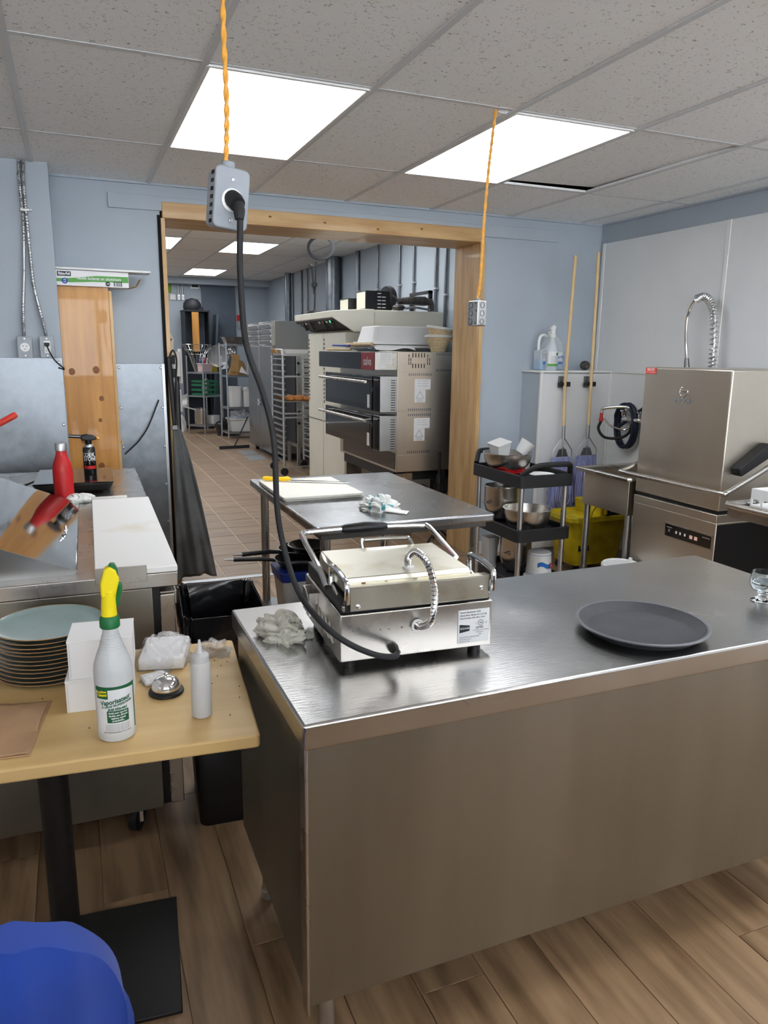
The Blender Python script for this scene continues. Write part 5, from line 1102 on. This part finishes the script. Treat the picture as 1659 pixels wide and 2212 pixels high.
MB().tube([(.2, 0, .12), (.22, 0, .06), (.22, 0, .0)], .03, 10).build('bracket', 'iron', t); MB().lathe([(.05, 0), (.07, .03), (.05, .05), (0, .055)], 16, (-.16, 0, 0)).build('gear_box', 'iron', t); MB().tube(bez([(-.1, -.03, .02), (.0, -.06, .03), (.1, -.06, .02), (.18, -.04, .012)], 6), .012, 8).build('cable', 'grey', t); MB().tube([(-.17, 0, .11), (-.225, .02, .15)], .008, 8).build('lever', 'steel_dark', t)
t = thing('metal_frame', 'black square tube frame standing on the dough machine', 'frame', (3.6, 7.45, CZ)); MB().box(-.02, -.015, 0, .02, .015, .22).build('post', 'ink', t); MB().box(-.02, -.015, .19, .02, .5, .22).build('top_bar', 'ink', t); MB().box(-.02, .47, 0, .02, .5, .19).build('post', 'ink', t)
rl = thing('ring_light', 'black ring light on a thin stand on the dough machine', 'ring light', (2.57, 8.3, 1.986)); MB().lathe([(.09, 0), (.08, .015), (.02, .025), (.012, .04)], 20).build('base', 'black', rl)
MB().cyl((0, 0, .02), (.02, .0, .55), .009, n=10).build('stand', 'black', rl); MB().cyl((.0, 0, .2), (-.03, 0, .5), .01, n=10).build('arm', 'black', rl); MB().cyl((0, 0, .28), (0, 0, .32), .035, n=14).build('clamp', 'black', rl); MB().cyl((-.03, 0, .49), (-.06, -.02, .5), .022, n=12).build('phone_clip', 'black', rl)
MB().lathe([(.125, -.008), (.155, -.008), (.155, .008), (.125, .008)], 40, closed=True).xf(Matrix.Translation((.08, 0, .70))@Matrix.Rotation(R(-35), 4, 'Y')@Matrix.Rotation(R(58), 4, 'X')).build('ring', 'ink', rl)
# ---- conduits and duct on the long wall
for k, (y, r, z0, l) in enumerate(((13.26, .02, 1.2, 'thin grey conduit farthest along the wall'), (10.39, .035, 1.95, 'grey conduit next to the round duct'), (9.63, .014, 1.9, 'thin pipe behind the round wheel'), (8.9, .016, 1.9, 'thin pipe behind the black frame'), (8.47, .016, 1.9, 'thin conduit behind the dough tubs'), (7.87, .018, 1.7, 'dark thin conduit behind the basket stack'), (7.62, .018, 1.55, 'pale conduit with saddle clip'), (12.9, .016, 1.2, 'thin conduit beside the tall pipe'))):
    t = thing('wall_conduit', l, 'conduit', (3.865, y, z0), 0, 'conduits on the long wall'); MB().cyl((0, 0, 0), (0, 0, 2.95-z0), r, n=12).build('pipe', 'galv', t); MB().box(-.02, -r-.02, (2.95-z0)*.45, .02, r+.02, (2.95-z0)*.45+.02).build('saddle', 'alum', t)
tag(MB().cyl((3.77, 11.2, 1.9), (3.77, 11.2, 2.955), .115, n=28).build('round_duct', 'galv'), 'large round galvanised duct rising to the ceiling', 'duct')
tag(MB().cyl((3.8, 13.9, 1.2), (3.8, 13.9, 2.955), .06, n=20).build('round_duct', 'galv'), 'slim galvanised duct beyond the large one', 'duct')
# ---- bakery rack with pastries
rk = thing('bakery_rack', 'aluminium bakery tray rack with one tray of pastries', 'rack', (2.42, 9.15, 0))
for y in (.0, .55): MB().cyl((0, y, .12), (0, y, 1.5), .016, n=10).cyl((.42, y, .12), (.42, y, 1.5), .016, n=10).build('upright', 'alum', rk)
MB().tube(bez([(0, 0, 1.5), (0, .02, 1.55), (0, .06, 1.57), (0, .49, 1.57), (0, .53, 1.55), (0, .55, 1.5)], 5), .016, 10).build('top_bow', 'alum', rk)
MB().box(0, -.01, 1.5, .42, .01, 1.53).box(0, .54, 1.5, .42, .56, 1.53).build('top_bar', 'alum', rk)
for k in range(18):
    z = .18+k*.075
    for x in (0.0, .42): MB().box(x-.012, .0, z, x+.03 if x < .1 else x+.012, .55, z+.014).build('tray_runner', 'alum', rk)
for z in (.1, .73, .78, 1.24): MB().box(0, -.01, z, .42, .008, z+.02).build('cross_bar', 'alum', rk)
for x in (0, .42):
    for y in (0, .55): MB().lathe([(0, -.014), (.05, -.014), (.05, .014), (0, .014)], 16).xf(Matrix.Translation((x, y, .052))@Matrix.Rotation(R(90), 4, 'X')).build('caster', 'black', rk)
tag(MB().box(2.455, 9.17, .928, 2.815, 9.68, .94).build('baking_sheet', 'galv', bev=.003), 'baking sheet of pastries held in the rack', 'baking sheet')
mat('pastry', (186, 118, 52), .6, var=.25, vs=14)
for k in range(12):
    o = tag(MB().lathe([(0, 0), (.038, 0), (.05, .02), (.04, .048), (0, .058)], 14, sx=1.1, sy=.95).build('pastry', 'pastry'), 'golden pastry on the tray in the bakery rack', 'pastry', 'pastries on the rack tray'); o.location = (2.525+(k % 3)*.113, 9.24+(k//3)*.13, .9405)
t = thing('cardboard_tray', 'white paper tray on top of the bakery rack', 'tray', (2.62, 9.4, 1.531)); MB().hexa([(-.14, -.16, 0), (.14, -.16, 0), (.14, .16, 0), (-.14, .16, 0)], [(-.16, -.18, .05), (.16, -.18, .05), (.16, .18, .05), (-.16, .18, .05)]).build('tray_body', 'white_paper', t); MB().hexa([(-.24, -.1, .0), (-.17, -.1, .0), (-.17, .1, .0), (-.24, .1, .0)], [(-.27, -.1, .05), (-.265, -.1, .055), (-.265, .1, .055), (-.27, .1, .05)]).build('flap', 'cardboard', t)
# ---- steel convection ovens behind the rack
for k, z in enumerate((.3, .95)):
    t = thing('convection_oven', ['lower steel convection oven behind the bakery rack', 'upper steel convection oven with louvres behind the bakery rack'][k], 'oven', (2.78, 9.82, z), 0, 'stacked convection ovens')
    MB().box(0, 0, 0, .85, .55, .63).build('body', 'steel', t, bev=.004); MB().box(-.012, .02, .02, -.001, .53, .61).build('door', 'ink', t)
    for q in range(12): MB().box(.1, -.003, .1+q*.036, .24, -.0005, .112+q*.036).build('louvre', 'ink', t)
    for q in range(2): MB().lathe([(.02, 0), (.018, .02), (0, .02)], 12).xf(Matrix.Translation((.03, 0, .3+q*.15))@Matrix.Rotation(R(90), 4, 'X')).build('knob', 'black', t)
t = thing('oven_stand', 'steel stand carrying the convection ovens', 'stand', (2.78, 9.82, 0))
for x in (.03, .82):
    for y in (.03, .52): MB().box(x-.02, y-.02, 0, x+.02, y+.02, .27).build('leg', 'alum', t)
MB().box(0, 0, .27, .85, .55, .2995).build('shelf', 'steel', t)
# ---- two-door fridge
fg = thing('upright_fridge', 'tall two-door stainless upright fridge with louvred top', 'fridge', (2.6, 10.43, 0)); FX, FY = .8, 1.55
mat('fridge_steel', (152, 152, 152), .3, 1, var=.06, vs=2, st=(1, 1, .4))
MB().box(.05, 0, .1, FX, FY, 1.97).build('cabinet', 'fridge_steel', fg, bev=.004)
for k in range(2):
    d = MB().box(0, .01+k*.775, .1, .048, .765+k*.775, 1.62).build('door', 'fridge_steel', fg, bev=.005); MB().box(-.03, .68+k*.06, .75, -.001, .74+k*.06, .85).box(-.035, .62+k*.12, .79, -.02, .70+k*.06, .81).build('handle', 'chrome', d); MB().box(-.006, .74 if k == 0 else .79, 1.25, -.0005, .76 if k == 0 else .80, 1.4).build('hinge', 'alum', d)
    for q in range(4): MB().box(.0, .06+k*.775, 1.66+q*.075, .05, .72+k*.775, 1.71+q*.075, rot=RY(-25)).build('louvre_slat', 'alum', fg)
    MB().box(.01, .0+k*.775, 1.63, .049, .05+k*.775, 1.965).build('louvre_post', 'steel', fg)
MB().box(.01, FY-.05, 1.63, .049, FY, 1.965).build('louvre_post', 'steel', fg)
for x in (.1, .7):
    for y in (.1, FY-.1): MB().cyl((x, y, 0), (x, y, .1), .03, n=12).build('foot', 'black', fg)
for y, z in ((1.25, 1.32), (1.1, 1.2)): MB().box(-.002, y, z, -.0005, y+.1, z+.06).build('sticky_note', 'note', fg)
tag(MB().box(2.30, 10.6, .002, 2.58, 11.1, .006).build('floor_mat', 'alum'), 'flat grey metal ramp plate in front of the nearer fridge door', 'ramp'); tag(MB().box(2.32, 11.2, .002, 2.58, 11.7, .006).build('floor_mat', 'alum'), 'flat grey metal ramp plate in front of the farther fridge door', 'ramp')
sg = thing('floor_squeegee', 'black floor squeegee leaning against the fridge', 'squeegee', (2.35, 12.0, 0), R(8)); MB().box(-.25, -.012, .0, .25, .012, .05).build('blade', 'ink', sg); MB().cyl((0, 0, .04), (.26, .06, .5), .011, n=10).build('handle', 'ink', sg)
# ---- wire shelves
def wire_shelf(loc, rz, w_, d_, H, levels, label):
    t = thing('wire_shelf', label, 'shelf', loc, R(rz), 'chrome wire shelf units')
    for x in (0, w_):
        for y in (0, d_): MB().cyl((x, y, 0), (x, y, H), .0145, n=10).build('post', 'alum', t)
    for z in levels:
        f = MB().box(0, -.006, z-.03, w_, .006, z).box(0, d_-.006, z-.03, w_, d_+.006, z).box(-.006, 0, z-.03, .006, d_, z).box(w_-.006, 0, z-.03, w_+.006, d_, z); f.build('shelf_frame', 'alum', t)
        wr_ = MB()
        for k in range(1, int(w_/.03)): wr_.box(k*.03-.003, 0, z-.008, k*.03+.003, d_, z-.002)
        wr_.build('shelf_wires', 'alum', t)['kind'] = 'stuff'
    return t
wire_shelf((2.24, 14.2, 0), 38, .5, .4, 1.45, (.17, .72, 1.15), 'chrome wire shelf unit with green crate')
wire_shelf((2.52, 13.35, 0), 6, .9, .42, 1.68, (.12, .56, 1.12, 1.66), 'chrome wire shelf unit beside the fridge')
RM = Matrix.Translation((2.24, 14.2, 0))@Matrix.Rotation(R(38), 4, 'Z')
def on_a(x, y, z): return tuple(RM@Vector((x, y, z)))
gc = thing('milk_crate', 'green plastic milk crate on the wire shelf', 'crate', on_a(.06, .04, .7205), R(38))
for z in (0, .08, .17, .24):
    MB().box(0, 0, z, .38, .012, z+.035).build('wall_rail', 'green_crate', gc); MB().box(0, .308, z, .38, .32, z+.035).box(0, .012, z, .012, .308, z+.035).box(.368, .012, z, .38, .308, z+.035).build('wall_rail', 'green_crate', gc)
for x in (0, .09, .18, .27, .366): MB().box(x, .001, 0, x+.014, .011, .27).build('upright', 'green_crate', gc)
MB().box(.012, .012, 0, .368, .308, .008).build('base', 'green_crate', gc)
for k, (x, y) in enumerate(((.1, .1), (.2, .15), (.3, .2))): tag(MB().lathe([(0, 0), (.04, 0), (.04, .2), (.015, .25), (.015, .29), (0, .29)], 16, on_a(.06+x, .04+y, .73)).build('bottle', ['clear_plastic', 'white_plastic', 'grey'][k]), ['clear bottle standing in the green crate', 'white bottle standing in the green crate', 'grey bottle standing in the green crate'][k], 'bottle', 'bottles in the green crate')
t = thing('stock_pot', 'steel stock pot on the lowest wire shelf', 'pot', on_a(.13, .2, .1725)); MB().lathe([(0, 0), (.12, 0), (.125, .01), (.125, .3), (.13, .305), (.12, .305), (.12, .01), (0, .01)], 28).build('pot_body', 'steel', t); MB().tube([(-.12, 0, .28), (-.3, 0, .33)], .01, 8).build('handle', 'white', t)
tag(MB().prism(rrect(-.1, -.08, .1, .08, .02), 0, .16, 'z').xf(Matrix.Translation(on_a(.37, .12, .1715))@Matrix.Rotation(R(38), 4, 'Z')).build('storage_box', 'white_plastic', bev=.005), 'white storage box beside the stock pot', 'box')
tag(lump(.22, .16, .3, 41, .5, 2.2).xf(Matrix.Translation((2.62, 13.98, 0))).build('rubbish_bag', 'bin_film', sm=60), 'crumpled black rubbish bag under the wire shelf', 'bag')
t = thing('plastic_tub', 'translucent pink-tinted tub of utensils on the wire shelf', 'tub', on_a(.03, .03, 1.153), R(38)); MB().hexa([(.0, 0, 0), (.24, 0, 0), (.24, .12, 0), (.0, .12, 0)], [(-.0, -.01, .15), (.26, -.01, .15), (.26, .13, .15), (-.0, .13, .15)]).build('tub_body', mat('pinkish', (222, 196, 196), .4), t); MB().box(-.02, -.02, .148, .28, .14, .158).build('rim', 'white_plastic', t)
for k in range(4): MB().cyl((.04+k*.05, .07, .1), (.02+k*.06, .07, .26), .008, n=8).build('utensil', ['blue', 'white', 'red', 'white'][k], t)
t = thing('carton', 'yellow printed carton behind the paper bag', 'box', on_a(.32, .08, 1.1505), R(38)); MB().box(0, 0, 0, .16, .2, .14).build('carton_body', 'yellow_dirty', t, bev=.003)
wbk = thing('wire_sieve', 'round wire mesh sieve above the wire shelf tub', 'sieve', on_a(.24, -.17, 1.32)); MB().lathe([(.2, 0), (.206, .008), (.2, .016), (.195, .008)], 36, closed=True).xf(Matrix.Translation((0, 0, .13))@Matrix.Rotation(R(-25), 4, 'Z')@Matrix.Rotation(R(80), 4, 'X')).build('hoop', 'chrome', wbk); MB().lathe([(0, -.06), (.1, -.05), (.17, -.025), (.2, 0)], 28).xf(Matrix.Translation((0, 0, .13))@Matrix.Rotation(R(-25), 4, 'Z')@Matrix.Rotation(R(80), 4, 'X')).build('mesh', 'film', wbk)
t = thing('wire_basket', 'open chrome wire basket on the wire shelf', 'basket', on_a(.2, .32, 1.153)); 
for z, r in ((.5, .27), (.4, .22), (.32, .16)): MB().tube([(r*math.cos(a*.262), r*math.sin(a*.262)*.7, z) for a in range(24)], .006, 6, closed=True).build('ring', 'chrome', t)
for a in range(12): MB().tube([(.27*math.cos(a*.524), .19*math.sin(a*.524), .5), (.16*math.cos(a*.524), .11*math.sin(a*.524), .32), (.05*math.cos(a*.524), .05*math.sin(a*.524), .0)], .004, 6).build('wire', 'chrome', t)
t = thing('paper_bag', 'torn brown paper bag stuffed with papers on the wire shelf', 'bag', (2.72, 13.575, 1.124), R(-10)); MB().add(*(lambda b: (b.v, b.f))(lump(.15, .11, .26, 51, .5, 1.5, 24, 12))).build('bag_body', 'cardboard', t, sm=20); MB().box(-.08, -.14, .06, .06, -.1, .36, rot=RY(8)).build('bag_flap', 'cardboard', t); MB().prism([(-.25, .1), (-.12, .12), (-.15, .25)], -.16, -.13, 'y').build('paper', 'white_paper', t); MB().prism([(.06, .05), (.2, .02), (.1, .16)], -.15, -.13, 'y').build('paper', 'white_paper', t)
tag(lump(.09, .07, .12, 61, .6, 3).xf(Matrix.Translation((2.66, 13.58, 1.46))).build('foil_ball', 'chrome', sm=30), 'crumpled silver foil on top of the paper bag', 'foil')
t = thing('roasting_pan', 'deep steel roasting pan on top of the wire shelf', 'pan', (2.75, 13.5, 1.661)); MB().hexa([(-.2, -.13, 0), (.3, -.13, 0), (.3, .18, 0), (-.2, .18, 0)], [(-.25, -.16, .12), (.33, -.16, .12), (.33, .2, .12), (-.25, .2, .12)]).build('pan_body', 'steel', t); MB().box(-.28, -.18, .118, .36, -.15, .128).box(-.28, .19, .118, .36, .22, .128).build('rim', 'chrome', t)
for k, (x, z, r, h, l) in enumerate(((2.68, .563, .11, .34, 'white round tub with lid on the wire shelf'), (2.92, .561, .1, .28, 'white square-sided tub on the wire shelf'))):
    t = thing('storage_tub', l, 'tub', (x, 13.52, z)); MB().hexa([(a, b, 0) for a, b in rrect(-r*.9, -r*.9, r*.9, r*.9, r*.4)], [(a, b, h) for a, b in rrect(-r, -r, r, r, r*.4)]).build('tub_body', 'white_plastic', t); MB().prism(rrect(-r*1.08, -r*1.08, r*1.08, r*1.08, r*.4), h, h+.02, 'z').build('lid', 'white_plastic', t)
for k in range(2): tag(MB().lathe([(.025, 0), (.055, 0), (.055, .05), (.025, .05)], 20, (2.87+.115*k, 13.50, .866), closed=True).build('tape_roll', 'white_plastic'), ['white tape roll beside the fridge on a tub', 'white tape roll on top of the square-sided tub'][k], 'tape')
t = thing('wash_tub', 'white wash tub full of grey cloths on the lowest shelf', 'tub', (2.80, 13.56, .123)); MB().hexa([(-.2, -.14, 0), (.22, -.14, 0), (.22, .16, 0), (-.2, .16, 0)], [(-.24, -.17, .22), (.26, -.17, .22), (.26, .19, .22), (-.24, .19, .22)]).build('tub_body', 'white_plastic', t); MB().prism(rrect(-.26, -.19, .28, .21, .03), .215, .23, 'z').build('rim', 'white_plastic', t)
tag(lump(.2, .12, .15, 71, .5, 2.4).xf(Matrix.Translation((2.80, 13.56, .356))).build('cloth_heap', mat('cloth_grey', (176, 182, 188), .9, var=.1, vs=8), sm=50), 'heap of grey cloths in the wash tub', 'cloths', kind='stuff')
tag(lump(.06, .05, .4, 75, .3, 2).xf(Matrix.Translation((2.98, 13.55, 1.124))).build('bottle_sleeve', 'white_paper', sm=50), 'white paper sleeve standing on the shelf beside the fridge', 'sleeve')
# ---- locker, helmet, far wall
lk = thing('open_locker', 'tall black open locker by the far blue wall', 'locker', (2.08, 15.2, 0)); 
MB().box(0, 0, .02, .02, .5, 2.28).build('side_panel', 'ink', lk); MB().box(.46, 0, .02, .48, .5, 2.28).build('side_panel', 'ink', lk); MB().box(0, .48, .02, .48, .5, 2.28).build('back_panel', 'slate', lk); MB().box(-.01, -.02, 2.28, .49, .5, 2.31).build('top_panel', 'ink', lk); MB().box(0, 0, 0, .48, .5, .06).build('base_panel', 'ink', lk)
for z in (.7, 1.5): MB().box(.02, .02, z, .46, .48, z+.018).build('shelf', 'ink', lk)
tag(MB().box(2.22, 15.17, 1.52, 2.35, 15.195, 2.27).build('pine_board', 'pine_dark'), 'upright pine board in front of the black locker', 'board'); tag(MB().box(2.3, 15.86, 2.3, 2.46, 15.9, 2.56).build('pine_board', 'pine_dark'), 'short pine board fixed to the far wall above the locker', 'board')
hm = thing('helmet', 'black helmet-like cap lying on the locker', 'helmet', (2.27, 15.4, 2.311)); MB().lathe([(.15, 0), (.17, .05), (.16, .13), (.11, .2), (0, .235)], 24, sx=1.05, sy=1).build('shell', 'ink', hm); MB().hexa([(.08, -.14, 0), (.2, -.1, 0), (.2, .1, 0), (.08, .14, 0)], [(.1, -.13, .05), (.2, -.09, .06), (.2, .09, .06), (.1, .13, .05)]).build('visor', 'ink', hm)
tag(MB().box(2.53, 15.85, 0, 3.2, 15.899, 2.83).build('slate_panel', 'slate'), 'large slate grey door panel on the far wall', 'panel')
tag(MB().box(2.66, 15.4, 0, 2.70, 15.82, 2.25, rot=RY(4)).build('leaning_board', 'slate'), 'grey board leaning beside the locker', 'board')
MB_ = MB().box(1.5, 15.893, 2.66, 1.95, 15.899, 2.83); struct(MB_.build('trim_12', mat('green_paint', (118, 158, 40), .6)), 'leftover patch of green paint on the far wall')
t = thing('thermostat', 'white wall thermostat with dark screen', 'thermostat', (2.41, 15.898, 2.815)); MB().box(-.085, -.03, -.06, .085, 0, .06).build('case', 'white_plastic', t, bev=.006); MB().box(-.065, -.032, -.03, .065, -.0305, .045).build('screen', 'ink', t)
for k, x in enumerate((1.97, 2.085, 2.165)):
    t = thing('wall_switch', ['wide white switch plate on the far wall', 'narrow switch box beside the wide plate', 'narrow switch box nearest the thermostat'][k], 'switch', (x, 15.898, 2.58), 0, 'switches on the far wall'); w_ = .055 if k == 0 else .028
    MB().box(-w_, -.03, -.055, w_, 0, .055).build('plate', 'white_plastic' if k == 0 else 'alum', t, bev=.003); MB().box(-w_*.5, -.034, -.025, w_*.5, -.03, .025).build('rocker', 'white', t)
    if k: MB().cyl((0, -.015, .055), (0, -.015, .25), .012, n=8).build('conduit', 'alum', t)
t = thing('fire_alarm', 'red fire alarm pull on the far wall', 'alarm', (3.27, 15.898, 2.15)); MB().box(-.03, -.03, 0, .03, 0, .12).build('case', 'red', t); MB().box(-.02, -.03, -.16, .03, 0, -.02).build('lower_box', 'alum', t); MB().cyl((.02, -.015, .12), (.02, -.015, .66), .008, n=8).build('conduit', 'alum', t)
# ---- left edge of the walkway
sp_ = thing('decorated_board', 'tall rounded white board with dark blue star', 'board', (1.52, 14.0, 1.0)); MB().prism([(-.1, 0), (.12, 0), (.16, .3), (.2, .72), (.14, .86), (.04, .93), (-.1, .95)], -.01, .01, 'y').build('board_face', 'cream', sp_); MB().prism([(-.1, .84), (.0, .9), (.06, .78), (.17, .74), (.12, .66), (.05, .54), (-.1, .62)], -.013, -.0105, 'y').build('star', mat('navy', (44, 52, 120), .5), sp_); MB().cyl((0, 0, -1.0), (0, 0, .02), .02, n=10).build('stand', 'black', sp_)
wpnl = thing('display_panel', 'narrow white panel with beige board edge-on by the walkway', 'panel', (1.70, 13.5, 1.0)); MB().box(.05, 0, -.02, .075, .3, .57).build('white_face', 'white', wpnl); MB().box(-.02, 0, .1, .045, .3, .52).build('beige_board', 'wall_cream', wpnl); MB().cyl((.02, .15, -1.0), (.02, .15, .1), .018, n=10).build('stand', 'black', wpnl)
tag(lump(.13, .12, .32, 81, .3, 1.8).xf(Matrix.Translation((1.86, 14.9, 0))).build('sack', 'white_plastic', sm=60), 'lower white plastic sack against the far wall', 'sack', 'white sacks'); t = thing('sack', 'upright white bag stacked on a plastic sack', 'sack', (1.84, 15.02, .37), 0, 'white sacks'); MB().hexa([(x, y, 0) for x, y in rrect(-.12, -.08, .12, .08, .04)], [(x, y, .42) for x, y in rrect(-.1, -.05, .1, .05, .03)]).build('bag_body', 'white_paper', t, bev=.01); MB().sheet(lambda u, v: (.1+.1*u, -.06+.02*math.sin(v*6), .3-.25*v+.05*u), 6, 8).build('loose_flap', 'white_plastic', t, solid=.003)
t = thing('key_box', 'small black key lock box on the far wall', 'lock box', (1.86, 15.898, 1.63)); MB().box(-.05, -.05, -.1, .05, 0, .06).build('case', 'ink', t, bev=.008); MB().tube(bez([(-.03, -.02, .06), (-.02, -.02, .13), (.02, -.02, .13), (.03, -.02, .06)], 5), .01, 8).build('shackle', 'alum', t)
cr = thing('coat_rack', 'black coat stand with dark straps just inside the opening', 'coat rack', (1.02, 8.8, 0)); MB().cyl((0, 0, 0), (0, 0, 1.5), .02, n=10).build('post', 'ink', cr)
for z in (1.25, 1.4): MB().box(-.03, -.03, z, .06, .03, z+.1).build('bracket', 'ink', cr)
MB().sheet(lambda u, v: (-.02+.1*u*(1-.3*v)+.02*v, -.03-.02*math.sin(u*6), 1.2-.85*v), 10, 12).build('hanging_strap', 'cloth_black', cr, solid=.01); MB().lathe([(.16, 0), (.15, .02), (0, .03)], 16).build('base', 'ink', cr)
